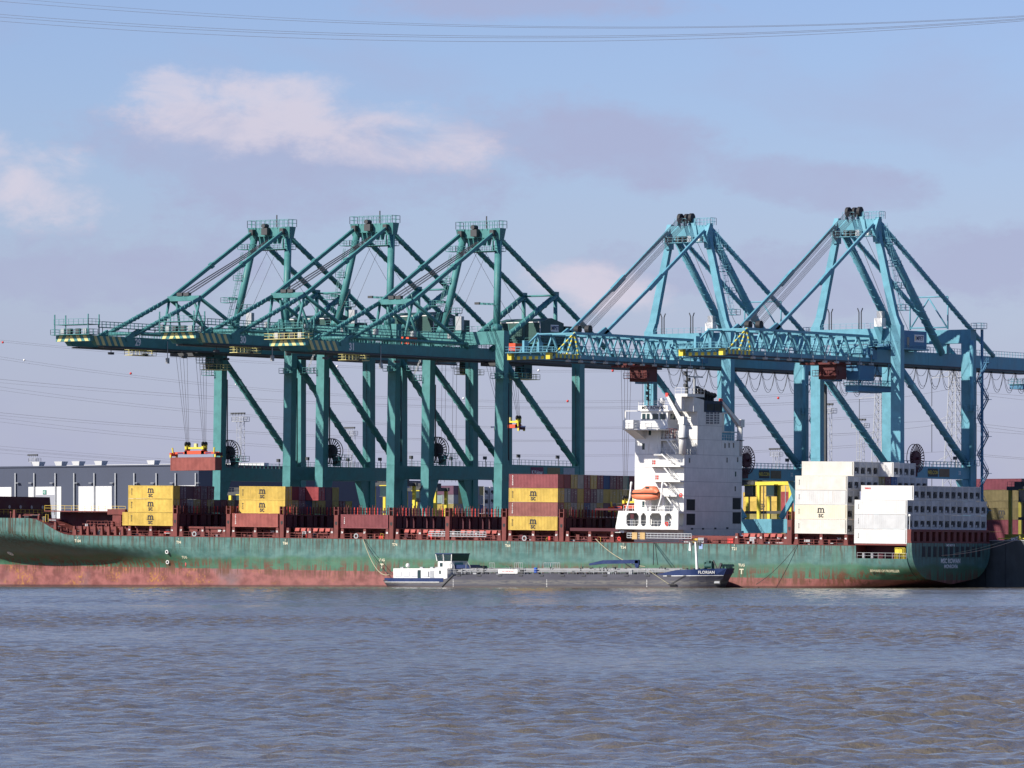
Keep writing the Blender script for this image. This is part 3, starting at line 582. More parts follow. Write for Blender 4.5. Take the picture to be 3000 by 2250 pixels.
    MB().hexa([P(.7, -1.2, 72.9), P(2.9, -1.2, 72.9), P(2.9, -.7, 72.9), P(.7, -.7, 72.9)], [P(.9, -.7, 77.9), P(1.9, -.7, 77.9), P(1.9, -.6, 77.9), P(.9, -.6, 77.9)]).build('sheave_tower', G, c.root)
    c.rail([P(-3, -1.0, 76.5), P(-.2, -1.0, 76.5)], 1.5, .9, .07); c.rail([P(1.9, -1, 76.5), P(6.0, -1, 76.5), P(6.0, 1.2, 76.5), P(-3, 1.2, 76.5)], 1.5, .8, .07)
    c.platform(-5.0, 5.0, -2.6, -.7, 72.9)
    for x in (-4.2, -1.6, -.2, 1.3, 3.6): c.box('winch_unit', x-.45, x+.45, -2.2, -1.2, 73.0, 74.2, M['dark'] if x < 1 else M['white'])
    ropes = MB()
    for k, x in enumerate((-2.2, -1.9, -1.5, -1.1, -.7, .2, .6, 1.0, 1.4, 1.8)): ropes.tube(P(x*.6-.4, -.8, 78.6-.12*k), P(x, -40.8, 53.3), .06, n=4)
    ropes.build('boom_hoist_ropes', M['rope'], c.root)
    for x in (-1.6, 1.0): MB().tube(P(x-.5, -40.8, 53.2), P(x+.5, -40.8, 53.2), .85, n=16).build('boom_sheave', M['black'], c.root)
    for a, b in (((0, 0, 73), (1.0, 17, 50)), ((2, 0, 73), (4, 18, 50))): c.tube('guy_rope', P(*a), P(*b), .06, 4, M['rope'])
    for i in range(4):
        z0, z1 = 57.5+i*4.6, 61.8+i*4.6; f0, f1 = (z0-56)/19, (z1-56)/19
        c.ladder(P(10.2-4.4*f0, 1.0, z0), P(10.2-4.4*f1, 1.0, z1)); c.platform(9.4-4.4*f0, 11.6-4.4*f0, .7, 2.4, z0)
    # rear brace frame
    fr = MB(); 
    for p, q in (((-4.6, 30, 61.5), (4.6, 30, 61.5)), ((-4.6, 30, 54.6), (-4.6, 30, 61.5)), ((4.6, 30, 54.6), (4.6, 30, 61.5)), ((-4.6, 30, 54.7), (0, 30, 61.2)), ((0, 30, 61.2), (4.6, 30, 54.7)), ((-4.6, 30, 55.0), (4.6, 30, 55.0))): c.tube('brace_rod', P(*p), P(*q), .16, 6)
    # machinery house, electrics
    ho = c.box('machinery_house', 1.2, 7.9, 5.4, 15.2, 49.85, 53.5, M['bhouse']); c.box('house_floor', 1.0, 8.3, 5.0, 15.6, 49.5, 49.82)
    MB().box(7.903, 7.95, 10.0, 14.0, 51.2-QZ, 52.75-QZ).build('sign_board', M['lwhite'], ho); letter('MPET', 1.25, M['navy'], ho, (7.97, 12.25, 51.97-QZ), FACE_X, .02)
    MB().prism([(7.955, 10.15, 51.5-QZ), (7.955, 10.4, 51.4-QZ), (7.955, 10.6, 52.5-QZ), (7.955, 10.3, 52.4-QZ)], (.01, 0, 0)).build('logo', M['lyellow'], ho)
    MB().box(7.903, 7.94, 6.9, 7.9, 50.0-QZ, 52.1-QZ).build('house_door', M['glass'], ho); c.rail([P(8.3, 5.0, 49.82), P(8.3, 15.6, 49.82)], .6, 1.5, .06)
    ec = c.box('electrical_cabinet', 5.6, 7.4, -2.6, -1.0, 54.0, 55.8, M['white']); c.box('beacon_cage', 6.0, 7.3, -2.3, -1.2, 55.85, 57.2, M['galv'])
    MB().prism([P(5.4, -2.6, 54), P(7.6, -2.6, 54), P(6.4, -1.2, 50.6), P(6.0, -1.2, 50.6)], (0, .3, 0)).build('cabinet_bracket', G, c.root)
    c.platform(3.4, 8.3, -3.4, -1.2, 49.9); c.box('hinge_hood', 3.0, 5.4, -3.0, -1.1, 47.2, 49.6, M['bhouse'])
    # trolley and cab
    ty = trolley_y
    RM = paint('trolley_red', (.10, .022, .022), .6, .3, .6, (.04, .02, .02), rnd=False); tr = c.box('trolley_frame', -4.6, 4.6, ty-2.8, ty+2.8, 45.9, 46.3, RM)
    for k in (-2, 0, 2): MB().tube(P(k, ty-1.5, 46.8), P(k, ty+1.5, 46.8), .55).build('rope_drum', RM, tr)
    c.box('trolley_house', -.6, 3.6, ty-1.9, ty+2.2, 42.9, 45.9, RM); c.platform(-1.2, 4.2, ty-3.4, ty-2.0, 43.6, mat=RM)
    cab = c.box('operator_cab', -2.0, 1.0, ty+2.4, ty+5.0, 42.6, 45.2, M['bhouse']); MB().box(1.003, 1.04, ty+2.7, ty+4.6, 43.4-QZ, 44.8-QZ).build('cab_window', M['glass'], cab)
    # festoon cables under the girder
    ys = [(-30+i*5.4) for i in range(20)]; fe = MB()
    for i, (a, b) in enumerate(zip(ys[:-1], ys[1:])):
        if a < ty+3 and b > ty-3: continue
        if a > 66 or a < ty: continue
        for x, sag in ((3.3, 4.5), (3.5, 4.0), (3.0, 1.8)):
            fe = MB(); fe.path([P(x, a+(b-a)*j/10, 46.3-sag*(1-abs((j/10-.5)*2)**2.4)) for j in range(11)], .045, 4); fe.build('festoon_cable', M['black'], c.root)
    # cab platform hanging below the rear girder
    o = c.box('service_gondola', 1.0, 4.2, 63.5, 75.0, 42.8, 43.8, M['bhouse']); c.platform(.8, 4.4, 63.2, 75.4, 43.9)
    for y in (65, 73.5): c.beam('gondola_hanger', P(4.0, y, 43.9), P(4.0, y, 46.5), .2)
    if num == 33: 
        o = c.box('service_gondola', 2.0, 5.2, ty+4.5, ty+18, 40.6, 41.7, M['bhouse']); c.platform(1.8, 5.6, ty+4.2, ty+18.4, 41.8); c.box('rope_house', 2.0, 4.8, ty+5, ty+11.5, 42.8, 45.9, M['bhouse'])
        for y in (ty+5, ty+17): c.beam('gondola_hanger', P(4.8, y, 41.9), P(4.8, y+.6, 46.5), .2)
    # land leg access, reel, sill
    c.stairs(12.0, 14.2, 30.0, 3.0, 9, 3.9, M['bhouse']); c.beam('stair_mast', (12.2, 31.2, 2.5), P(12.2, 31.2, 54.4), .45, .45, mat=M['bhouse']); c.platform(10.8, 13.2, 29, 31.5, 54.6)
    c.tube('cable_riser', P(11.4, 28.2, 27), P(11.4, 28.2, 52), .45); c.platform(10.4, 12.6, 26.6, 28.7, 37.2)
    c.platform(10.4, 13.0, 26.6, 28.7, 25.6); c.flood(P(9.65, 24.5, 25.2))
    c.reel_x(11.4, 4.4, 26.8-QZ, 3.0, M['maroon']); c.box('reel_stand', 10.0, 11.2, 2.6, 5.6, 23.0, 25.0, M['maroon'])
    for y in (0, 30):
        c.box('sill_beam', -8.4, 8.4, y-.9, y+.9, 11.6, 14.6)
        for sx in (-1, 1): c.beam('knee_brace', P(sx*4.6, y, 14.8), P(sx*9.2, y, 21.5), .9, 1.0)
    c.bogies(9.65, (0.0, 30.0))
    c.beam('cable_chute', P(8.2, -1.4, 17.5), P(6.0, -1.4, 14.2), .5, mat=M['dark']); c.beam('cable_chute', P(6.0, -1.4, 14.2), P(6.0, -1.4, 10.2), .5, mat=M['dark'])
    return c
CR = {}
M['signmaroon'] = flat('sign_maroon', (.16, .02, .06), .6)
XC = {29: -68.38, 30: -40.37, 31: -12.06, 32: 45.09, 33: 86.28}
CR[29] = green_crane(29, XC[29], 2.1, -24.0, 'green lattice-stayed quay crane numbered 29, a red-brown box hanging from its boom')
CR[30] = green_crane(30, XC[30], 2.1, 34.0, 'green quay crane numbered 30 on its boom, between its two green neighbours')
CR[31] = green_crane(31, XC[31], 0.0, 14.0, 'green quay crane numbered 31 with a pale railed platform on its boom tip', True)
CR[32] = blue_crane(32, XC[32], -20.6, 'light blue quay crane numbered 32 behind the white ship bridge')
CR[33] = blue_crane(33, XC[33], -12.8, 'light blue quay crane numbered 33 above the white refrigerated containers')
for y, w_, c_ in ((9.6, 5.0, M['signmaroon']), (16.2, 5.0, flat('sign_olive', (.20, .16, .07), .6)), (22.6, 4.4, flat('sign_grey', (.35, .36, .40), .6))):
    o = MB().box(10.552, 10.6, y, y+w_, 23.7-QZ, 26.0-QZ).build('sign_board', c_, CR[31].root)
    if c_ is M['signmaroon']: letter('K Kalmar', 1.15, M['lwhite'], o, (10.62, y+w_/2, 24.85-QZ), FACE_X, .015)
# ---------------------------------------------------------------- the container ship (local frame: x aft, y 0 = river side, z up; trimmed by the stern)
YS, TAU = -37.5, 0.01358
ship = thing('container_ship', 'long green container ship with a rusty red waterline moored under the cranes', 'ship', (0, YS, 0), rot=(0, TAU, 0))
MS = Matrix.Translation((0, YS, 0)) @ Matrix.Rotation(TAU, 4, 'Y'); MSI = MS.inverted()
def S(px, py, dy=0.0): return MSI @ at(px, py, YS+dy)
def SX(px, py, x):
    z = 20.0
    for _ in range(3): p = MSI @ atX(px, py, x*math.cos(TAU)+z*math.sin(TAU)); z = p.z
    return p
def hull_mat():
    m, b, N, L = nodes('ship_hull_paint'); tcn = N('ShaderNodeTexCoord'); vec = tcn.outputs['Object']
    sp = N('ShaderNodeSeparateXYZ'); L(vec, sp.inputs[0]); z = sp.outputs[2]; x = sp.outputs[0]
    nb = noise(N, L, vec, (1,1,1), .05, 5, .55); nm = noise(N, L, vec, (.35, .35, .5), 1.0, 7, .6); nf = noise(N, L, vec, (1.7, 1.7, 1.4), 1.0, 9, .72)
    st = noise(N, L, vec, (1.5, 1.5, .10), 1.0, 9, .68); st2 = noise(N, L, vec, (.22, .22, .05), 1.0, 5, .6)
    # faded teal above, fresher green band repainted lower down, patches of touch-up
    teal = mixc(N, L, ramp(N, L, nm, .35, .68), (.042, .122, .108), (.088, .188, .168)); grn = mixc(N, L, ramp(N, L, nm, .3, .7), (.030, .105, .060), (.055, .150, .088))
    zz = mathn(N, L, 'ADD', z, mathn(N, L, 'MULTIPLY', mathn(N, L, 'SUBTRACT', nb, .5), 4.5))
    c = mixc(N, L, ramp(N, L, zz, 6.3, 5.4), teal, grn)
    c = mixc(N, L, mathn(N, L, 'MULTIPLY', ramp(N, L, st2, .56, .66), .5), c, (.045, .13, .085))
    # welded plates: rectangular touch-up, grime running from the deck edge
    br = N('ShaderNodeTexBrick'); mp = N('ShaderNodeMapping'); mp.inputs['Rotation'].default_value = (R(90), 0, 0); L(vec, mp.inputs['Vector']); L(mp.outputs[0], br.inputs['Vector'])
    br.inputs['Color1'].default_value = (.86, .86, .86, 1); br.inputs['Color2'].default_value = (1.1, 1.1, 1.1, 1); br.inputs['Mortar'].default_value = (.72, .72, .72, 1); br.inputs['Scale'].default_value = 1.0
    br.inputs['Brick Width'].default_value = 11.0; br.inputs['Row Height'].default_value = 2.6; br.inputs['Mortar Size'].default_value = .035; br.inputs['Mortar Smooth'].default_value = .4
    c = mixc(N, L, .55, c, br.outputs[0], 'MULTIPLY')
    drip = mathn(N, L, 'MULTIPLY', ramp(N, L, st, .47, .57), ramp(N, L, z, 5.2, 10.3)); c = mixc(N, L, mathn(N, L, 'MULTIPLY', drip, .95), c, (.045, .036, .02))
    # antifouling red below the boot line, pink where it has dried, ochre rust
    zb = mathn(N, L, 'ADD', z, mathn(N, L, 'MULTIPLY', mathn(N, L, 'SUBTRACT', nf, .5), .35))
    red = mixc(N, L, ramp(N, L, nm, .32, .66), (.15, .048, .040), (.27, .092, .082))
    bow = ramp(N, L, x, -20, -75)
    och = mathn(N, L, 'MULTIPLY', mathn(N, L, 'MULTIPLY', ramp(N, L, nf, .48, .62), ramp(N, L, noise(N, L, vec, (.13, .13, .35), 1.0, 4, .6), .50, .64)), mathn(N, L, 'ADD', .22, mathn(N, L, 'MULTIPLY', bow, .95)))
    red = mixc(N, L, och, red, (.36, .165, .035)); red = mixc(N, L, mathn(N, L, 'MULTIPLY', ramp(N, L, nb, .55, .7), .6), red, (.16, .13, .14))
    c = mixc(N, L, ramp(N, L, zb, 3.27, 3.13), c, red)
    # rust: scabs along the boot line with runs
    rz = mathn(N, L, 'MULTIPLY', ramp(N, L, z, .9, 2.8), ramp(N, L, z, 6.2, 3.9))
    rs = mathn(N, L, 'MULTIPLY', mathn(N, L, 'MULTIPLY', ramp(N, L, st, .45, .55), ramp(N, L, noise(N, L, vec, (.11, .11, .35), 1.0, 5, .65), .39, .50)), rz)
    c = mixc(N, L, mathn(N, L, 'MULTIPLY', rs, .97), c, mixc(N, L, nf, (.05, .022, .014), (.17, .065, .03)))
    sc_ = mathn(N, L, 'MULTIPLY', ramp(N, L, nf, .60, .66), ramp(N, L, nm, .42, .56)); c = mixc(N, L, mathn(N, L, 'MULTIPLY', sc_, .6), c, (.09, .04, .025))
    wetl = N('ShaderNodeNewGeometry'); sw = N('ShaderNodeSeparateXYZ'); L(wetl.outputs['Position'], sw.inputs[0]); c = mixc(N, L, mathn(N, L, 'MULTIPLY', ramp(N, L, sw.outputs[2], .55, .2), .85), c, (.05, .02, .017))
    L(c, b.inputs['Base Color']); L(ramp(N, L, nm, .3, .7, .42, .65), b.inputs['Roughness'])
    bp = N('ShaderNodeBump'); bp.inputs['Strength'].default_value = .35; bp.inputs['Distance'].default_value = .12; L(mathn(N, L, 'ADD', noise(N, L, vec, (.4, .4, .2), 1.0, 2, .5), mathn(N, L, 'MULTIPLY', br.outputs['Fac'], -.15)), bp.inputs['Height']); L(bp.outputs[0], b.inputs['Normal'])
    return m
M['hull'] = hull_mat()
DK, HB = 10.0, 16.1                      # main deck height, half breadth
def deck_z(x):
    if x < -103: return 13.62
    if x < -91.6:
        t = (x+103)/11.4; t = t*t*(3-2*t); return 13.62*(1-t)+DK*t
    return DK
def section(x, n=28):
    zt = deck_z(x); zb = -7.5; e = 8.0; k = 0.0
    if x > 78: k = min(1, (x-78)/42.7); zb = -7.5+9.9*k**.9; e = 8.0-5.4*k**.7
    if x >= 119.5: zt = 10.65
    elif x > 107.85: zt = 7.45
    pts = []
    for j in range(n+1):
        u = j/n; u = u**.6; z = zb+(max(zt, DK)-zb)*u
        if z > zt: z = zt
        uu = (z-zb)/(max(zt, DK)-zb); h = HB*(1-(1-min(1, uu))**e)**(1/e)
        if x < -52:
            t = min(1.0, (-52-x)/86.0); low = max(0.02, 1-(t**1.15)*1.10); dk = 1-max(0, (t-.58)/.42)**2.4
            zr = max(0, min(1, (-80-x)/38.0)); zr = 8.1+3.0*zr*zr*(3-2*zr); zf = max(0, min(1, (z-3.3)/(zr-3.3))); zf = zf*zf*(3-2*zf); h *= low*(1-zf)+dk*zf
        pts.append((h, z))
    return pts
def hull_y(x, z):
    pts = section(x)
    for (h0, z0), (h1, z1) in zip(pts[:-1], pts[1:]):
        if z0 <= z <= z1 and z1 > z0: return HB-(h0+(h1-h0)*(z-z0)/(z1-z0))
    return HB-pts[-1][0]
def on_hull(px, py):
    dy = 0.0
    for _ in range(8): p = S(px, py, dy); dy = hull_y(p.x, p.z)
    e = .25; gx = (hull_y(p.x+e, p.z)-hull_y(p.x-e, p.z))/(2*e); gz = (hull_y(p.x, p.z+e)-hull_y(p.x, p.z-e))/(2*e)
    return V((p.x, dy, p.z)), (R(90)+math.atan(gz)*-1, 0, math.atan(gx))
xs = [-138, -134, -130, -126, -122, -118, -114, -110, -107, -104.5, -103, -101, -99, -97, -95, -93.3, -91.6, -88, -84, -80, -76, -72, -68, -64, -60, -56, -40, -20, 0, 20, 40, 60, 78, 82, 86, 90, 94, 98, 102, 105, 107.8, 107.86, 110, 113, 116, 119.45, 119.51, 120.7]
secs = [section(x) for x in xs]; hb = MB(); n = len(secs[0])
for side in (-1, 1):
    o = len(hb.v)
    for x, s_ in zip(xs, secs): hb.v += [(x, HB+side*h, z) for h, z in s_]
    for i in range(len(xs)-1):
        for j in range(n-1):
            q = (o+i*n+j, o+(i+1)*n+j, o+(i+1)*n+j+1, o+i*n+j+1); hb.f.append(q if side < 0 else q[::-1]); hb.mi.append(0)
m_ = len(xs)-1
hb.f.append(tuple([m_*n+j for j in range(n)]+[len(xs)*n+m_*n+j for j in range(n-1, -1, -1)][:-0 or None])); hb.mi.append(0)
hull = hb.build('hull', M['hull'], ship, True); hull.data.set_sharp_from_angle(angle=R(28))
dk = MB()
for i in range(len(xs)-1):
    a, b = secs[i][-1], secs[i+1][-1]
    dk.add([(xs[i], HB-a[0], a[1]-.02), (xs[i+1], HB-b[0], b[1]-.02), (xs[i+1], HB+b[0], b[1]-.02), (xs[i], HB+a[0], a[1]-.02)], [(0, 1, 2, 3)])
dk.build('main_deck', M['redoxide'], ship)
MB().box(107.5, 120.6, .06, 32.1, 10.12, 10.42).build('poop_deck', M['redoxide'], ship)
# sheer strake, lettering and marks on the side
MB().box(-91, 107.6, -.06, .03, DK-.02, DK+.1).build('deck_edge_bar', M['redoxide'], ship)
for px, py, s_ in ((228, 1585, 'T104'), (524, 1589, 'T94'), (836, 1592, 'T84'), (1157, 1596, 'T74'), (1488, 1599, 'T64'), (1826, 1604, 'T54'), (2152, 1608, 'T21')):
    p, rr = on_hull(px, py); letter(s_, .82, M['lpale'], ship, (p.x, p.y-.04, p.z), rr, .02, 'frame_mark'); MB().box(p.x-.05, p.x+.05, p.y-.05, p.y+.03, p.z+.58, p.z+.95).build('frame_tick', M['lpale'], ship)
for px, py in ((541, 1633), (1119, 1641), (2173, 1656)):
    p, rr = on_hull(px, py); letter('TUG', .75, M['lpale'], ship, (p.x, p.y-.04, p.z), rr, .02, 'tug_mark'); p.y = max(p.y, hull_y(p.x, p.z-1.4)); MB().box(p.x-.5, p.x+.5, p.y-.06, p.y+.05, p.z-.95, p.z-.72).box(p.x-.13, p.x+.13, p.y-.06, p.y+.05, p.z-1.8, p.z-.95).build('tug_arrow', M['lpale'] if px > 600 else M['lred'], ship)
p = S(2591, 1673, 0); letter('BEWARE OF PROPELLER', .66, flat('lettering_faded', (.30, .27, .17), .7), ship, (p.x, .10, p.z), (R(90), 0, 0), .02, 'propeller_warning', .95)
for px, py in ((491, 1617), (493, 1647)):
    p, _ = on_hull(px, py); MB().ring((p.x, p.y-.1, p.z), (0, 1, 0), .28, .42, .5, 16).build('discharge_ring', M['lwhite'], ship); MB().ring((p.x, p.y-.1, p.z), (0, 1, 0), .01, .28, .46, 16).build('discharge_hole', M['black'], ship)
p, rr = on_hull(31, 1622)
th_ = put('thruster_mark', MB().ring((0, 0, 0), (0, 1, 0), .62, .8, .08, 20).beam((-.55, 0, -.55), (.55, 0, .55), .3, .08, up=(0, 1, 0)).beam((-.55, 0, .55), (.55, 0, -.55), .3, .08, up=(0, 1, 0)).mesh('thruster_mark'), ship, (p.x, p.y-.06, p.z), (rr[0]-R(90), 0, rr[2]), M['lwhite'])
TN = 120.73
p = SX(2785, 1598, TN); letter('IMO 84771 0', .62, M['lwhite'], ship, (TN, p.y, p.z), FACE_X, .01)
p = SX(2785, 1644, TN); letter('MSC ROWAN', 1.3, M['lwhite'], ship, (TN, p.y, p.z), FACE_X, .03, 'ship_name')
p = SX(2786, 1660, TN); letter('MONROVIA', 1.05, M['lwhite'], ship, (TN, p.y, p.z), FACE_X, .02, 'home_port')
for k in range(11):
    y = 4.2+k*2.25; MB().box(TN-.08, TN+.012, y, y+1.25, 7.9, 10.0).build('transom_opening', M['black'], ship)
MB().box(107.95, 119.4, 4.0, 28, 7.46, 10.1).build('mooring_house', M['maroon'], ship); MB().rail([(108, .2, 7.45), (119.4, .2, 7.45)], 1.15, 1.6, .06).build('railing', M['galv'], ship)
for x, w in ((109, .7), (111, .7), (113.2, 1.6), (116.2, 1.2)): MB().tube((x, 1.2, 7.45), (x, 1.2, 8.5), w/2).build('mooring_winch', M['maroon'] if w > 1 else M['galv'], ship)
o = MB().rail([(116.6, .5, 7.45), (118.9, .5, 7.45)], 2.2, .35, .09).build('yellow_cage', M['yellow'], ship); MB().box(116.6, 118.2, .5, .6, 8.6, 9.4).build('cage_panel', M['yellow'], o)
# stern container frame above the transom
fr = MB().box(119.55, 120.55, .05, 32.15, 10.66, 11.0).build('stern_frame', M['redoxide'], ship)
MB().box(119.55, 120.5, .05, 32.15, 12.9, 13.4).build('frame_head', M['redoxide'], fr)
for k in range(14): y = .05+k*2.47; MB().box(119.6, 120.45, y, y+1.2 if k < 13 else 32.1, 11.0, 12.9).build('frame_post', M['redoxide'], fr)
MB().box(119.3, 119.5, .5, 31.5, 10.6, 13.2).build('frame_back', M['maroon'], fr)
fm = MB().beam((119.9, .5, 10.6), (119.9, .5, 16.2), .16).build('flag_mast', M['galv'], ship); MB().box(119.7, 120.1, .3, .7, 16.0, 16.4).build('stern_lamp', M['lwhite'], fm)
rc = random.Random(21)
def clutter(x0, x1, n, ya, yb, hmin, hmax, zf=deck_z):         # small deck gear: posts, vents, lockers, hoops, pipes
    for k in range(n):
        x = x0+(x1-x0)*(k+rc.random()*.9)/n; y = ya+rc.random()*(yb-ya); z = zf(x)-.05; h = hmin+rc.random()*(hmax-hmin); kind = rc.random(); w = .12+rc.random()*.3
        y = max(y, hull_y(x, min(z, deck_z(x)-.1))+.35)
        cm_ = M[rc.choice(['redoxide', 'redoxide', 'redoxide', 'maroon', 'redoxide', 'dark', 'galv'])]
        if kind < .28: o = MB().hexa([(x-w, y-w, z), (x+w, y-w, z), (x+w, y+w, z), (x-w, y+w, z)], [(x-w*.6, y-w*.7, z+h), (x+w*.6, y-w*.7, z+h), (x+w*.6, y+w*.7, z+h), (x-w*.6, y+w*.7, z+h)]).build('stanchion', M['redoxide'], ship)
        elif kind < .46: o = MB().tube((x, y, z), (x, y, z+h*.7), w*.5, n=8).build('vent_pipe', cm_, ship); MB().tube((x, y, z+h*.7), (x, y, z+h*.95), w, w*.5, n=8).build('vent_cap', cm_, o)
        elif kind < .66: MB().box(x-w*1.6, x+w*1.6, y-w, y+w, z, z+h*.55).build('deck_locker', cm_, ship)
        elif kind < .82: MB().path([(x, y, z), (x, y, z+h*.9), (x+.7, y, z+h*.9), (x+.7, y, z)], .05, 4).build('ladder_hoop', M['lyellow'] if rc.random() < .35 else M['redoxide'], ship)
        else: MB().tube((x-1.2, y, z+h*.5), (x+1.4, y, z+h*.5), .1, n=6).build('deck_pipe', cm_, ship)
# hatches, coamings, stanchions, lashing bridges
BAYS = [-75.73, -61.7, -47.6, -33.2, -18.93, -4.7, 9.6, 23.9, 38.2, 79.3, 93.45]
post_me = MB().hexa([(-.5, -.35, 0), (.5, -.35, 0), (.5, .35, 0), (-.5, .35, 0)], [(-.3, -.3, 2.2), (.3, -.3, 2.2), (.3, .3, 2.2), (-.3, .3, 2.2)]).mesh('stanchion')
pn = 14
for bi, b0 in enumerate(BAYS):
    ln = 12.2 if bi != 8 else 11.6
    co = MB().box(b0, b0+ln, 3.2, 29.0, DK, 11.75).build('hatch_coaming', M['redoxide'], ship)
    for k in range(4):
        xa = b0+.3+k*ln/4; MB().box(xa, xa+ln/4-.5, 2.75, 3.195, 10.9, 11.6).build('coaming_stay', M['redoxide'], co)
    for k in range(2): MB().box(b0+k*(ln/2)+.05, b0+(k+1)*ln/2-.05, 2.6, 29.6, 11.78, 12.22).build('hatch_cover', M['redoxide'], co)
    if bi in (3, 5, 6, 9):
        for k in range(7): MB().prism([(b0+.6+k*1.6, 2.3, 11.5), (b0+1.7+k*1.6, 2.3, 11.5), (b0+1.9+k*1.6, 2.3, 12.15), (b0+.8+k*1.6, 2.3, 12.15)], (0, .28, 0)).build('cell_guide_cap', flat('faded_red', (.45, .10, .08), .6), co)
    for xx in (b0+.3, b0+ln/2, b0+ln-.3):
        o = put('stanchion', post_me, ship, (xx, .5, DK), mat=M['redoxide']); 
        letter(str(pn), .5, M['lwhite'], o, (0, -.37, 1.35), FACE_Y, .02, 'stanchion_number'); pn += 1
    MB().rail([(b0+.9, .2, DK), (b0+ln/2-.6, .2, DK)], 1.1, 1.5, .07).rail([(b0+ln/2+.6, .2, DK), (b0+ln-.9, .2, DK)], 1.1, 1.5, .07).build('railing', M['redoxide'], ship)
    rnd = random.Random(bi)
    for k in range(5):
        x = b0+1+rnd.random()*(ln-2.4); w = .4+rnd.random()*1.1; h = .5+rnd.random()*1.0
        MB().box(x, x+w, 1.4, 2.3, DK, DK+h).build('deck_fitting', [M['maroon'], M['redoxide'], M['redoxide'], M['galv'], M['red']][rnd.randrange(5)], ship)
    if bi in (1, 4, 7): MB().ring((b0+ln*.32, .3, DK+.6), (0, 1, 0), .35, .58, .3, 16).build('fairlead', M['galv'], ship)
    letter({0: '2AP', 1: '3FP', 2: '3AP', 9: '7FP', 10: '7AP'}.get(bi, ''), .6, M['lwhite'], co, (b0+ln*.72, 2.72, 11.3), FACE_Y, .02, 'hatch_mark') if bi in (0, 1, 2, 9, 10) else None
lash = [-62.9, -48.6, -34.4, -20.15, -5.85, 8.5, 22.8, 37.1, 92.2]
lp = MB().box(-.13, .13, -.13, .13, 0, 2.7).mesh('lashing_post'); sp_ = MB().box(-.08, .08, -.08, .08, 0, 1.7).mesh('socket_post')
for li, x in enumerate(lash):
    w = 1.05; lb = MB().prism([(x-w/2, 0, DK), (x+w/2, 0, DK), (x+w/2, 0, 15.0), (x-w/2, 0, 15.0)], (0, .9, 0)).build('lashing_bridge', M['redoxide'], ship)
    MB().prism([(x-.28, -.02, 13.1), (x, -.02, 12.8), (x+.28, -.02, 13.1), (x+.28, -.02, 13.6), (x-.28, -.02, 13.6)], (0, .018, 0)).build('access_hole', M['black'], lb)
    for s_ in (-1, 1): MB().box(x+s_*w/2-.1, x+s_*w/2+.1, .0, .9, 15.0, 16.75).build('tower_post', M['redoxide'], lb)
    MB().box(x-w/2, x+w/2, .02, .85, 16.0, 16.12).build('tower_rung', M['redoxide'], lb)
    MB().box(x-w/2, x+w/2, .9, 31.3, 14.75, 15.0).build('bridge_platform', M['maroon'], lb); MB().box(x-w/2, x+w/2, .9, 31.3, 12.25, 12.4).build('bridge_platform', M['maroon'], lb)
    for k in range(13):
        y = 1.2+k*2.48
        put('lashing_post', lp, lb, (x, y, 12.4), mat=M['maroon'])
        MB().box(x-.45, x+.45, y+.1, y+(1.3 if k % 3 else 2.1), 12.4, 14.75).build('bridge_web', M['maroon'], lb)
        for dx in (-.45, .45):
            for dy in (0, 1.2): put('socket_post', sp_, lb, (x+dx, y+dy, 15.0), mat=[M['redoxide'], M['maroon'], M['red']][(k+li) % 3 if dx > 0 else 1])
    rl = MB(); rl.rail([(x+w/2, 1.0, 15.0), (x+w/2, 31.2, 15.0)], 1.1, 2.5, .06)
    for k in range(6): y = 3+k*4.9; rl.path([(x+.5, y, 15), (x+.5, y, 17.2), (x+.5, y+.9, 17.2), (x+.5, y+.9, 15)], .07, 4)
    rl.build('railing', M['redoxide'], lb)
for b0 in BAYS: clutter(b0+.8, b0+11.6, 9, 1.1, 2.5, .5, 1.5)
# gangways stowed along the deck edge
def gangway(x0, x1, z, name):
    g = MB(); h = .95
    for zz in (z, z+h*.5, z+h): g.beam((x0, .15, zz), (x1, .15, zz), .12, .16)
    k = int((x1-x0)/.8)
    for i in range(k+1): xx = x0+(x1-x0)*i/k; g.beam((xx, .15, z), (xx, .15, z+h), .09)
    go = g.build('gangway', M['galv'], ship); MB().box(x0, x1, .3, 1.0, z-.05, z).build('tread', M['galv'], go); return go
a = S(1255, 1575); gangway(a.x, S(1423, 1575).x, 10.85, 'a'); a = S(1836, 1575); g = gangway(a.x, S(2025, 1575).x, 11.0, 'b')
for px in (1852, 1875): x = S(px, 1570).x; MB().box(x, x+1.25, -.1, .1, 10.7, 12.1).build('gangway_cover', flat('tan_canvas', (.5, .33, .14), .8), g)
# bow: breakwater, forward hatch, windlass clutter
q = at(146, 1480, YS+29); bw = MSI @ q
MB().prism([(bw.x, 2, 13.0), (bw.x, 29.5, 13.0), (bw.x, 28.6, 18.4), (bw.x, 2.6, 18.4)], (.3, 0, 0)).build('breakwater', M['maroon'], ship)
for k in range(5): y = 10+k*4.0; MB().ring((bw.x+.33, y, 16.1), (1, 0, 0), .02, .38, .06, 14).build('lit_port_disc', M['galv'], ship)  # pale discs stand for open ports with the bright wall beyond
MB().rail([(bw.x+.6, 4, 14.4), (bw.x+.6, 30, 14.4)], 1.1, 1.5, .07).build('railing', M['lyellow'], ship)
MB().box(-101.5, -78, 9.0, 28, DK, 15.1).build('forward_hatch', M['maroon'], ship); MB().box(-102.5, -77.6, 4.6, 28.2, 15.12, 15.35).build('forward_hatch_cover', M['redoxide'], ship)
MB().rail([(-102.4, 4.7, 15.35), (-80, 4.7, 15.35)], 1.1, 1.8, .06).build('railing', M['lyellow'], ship)
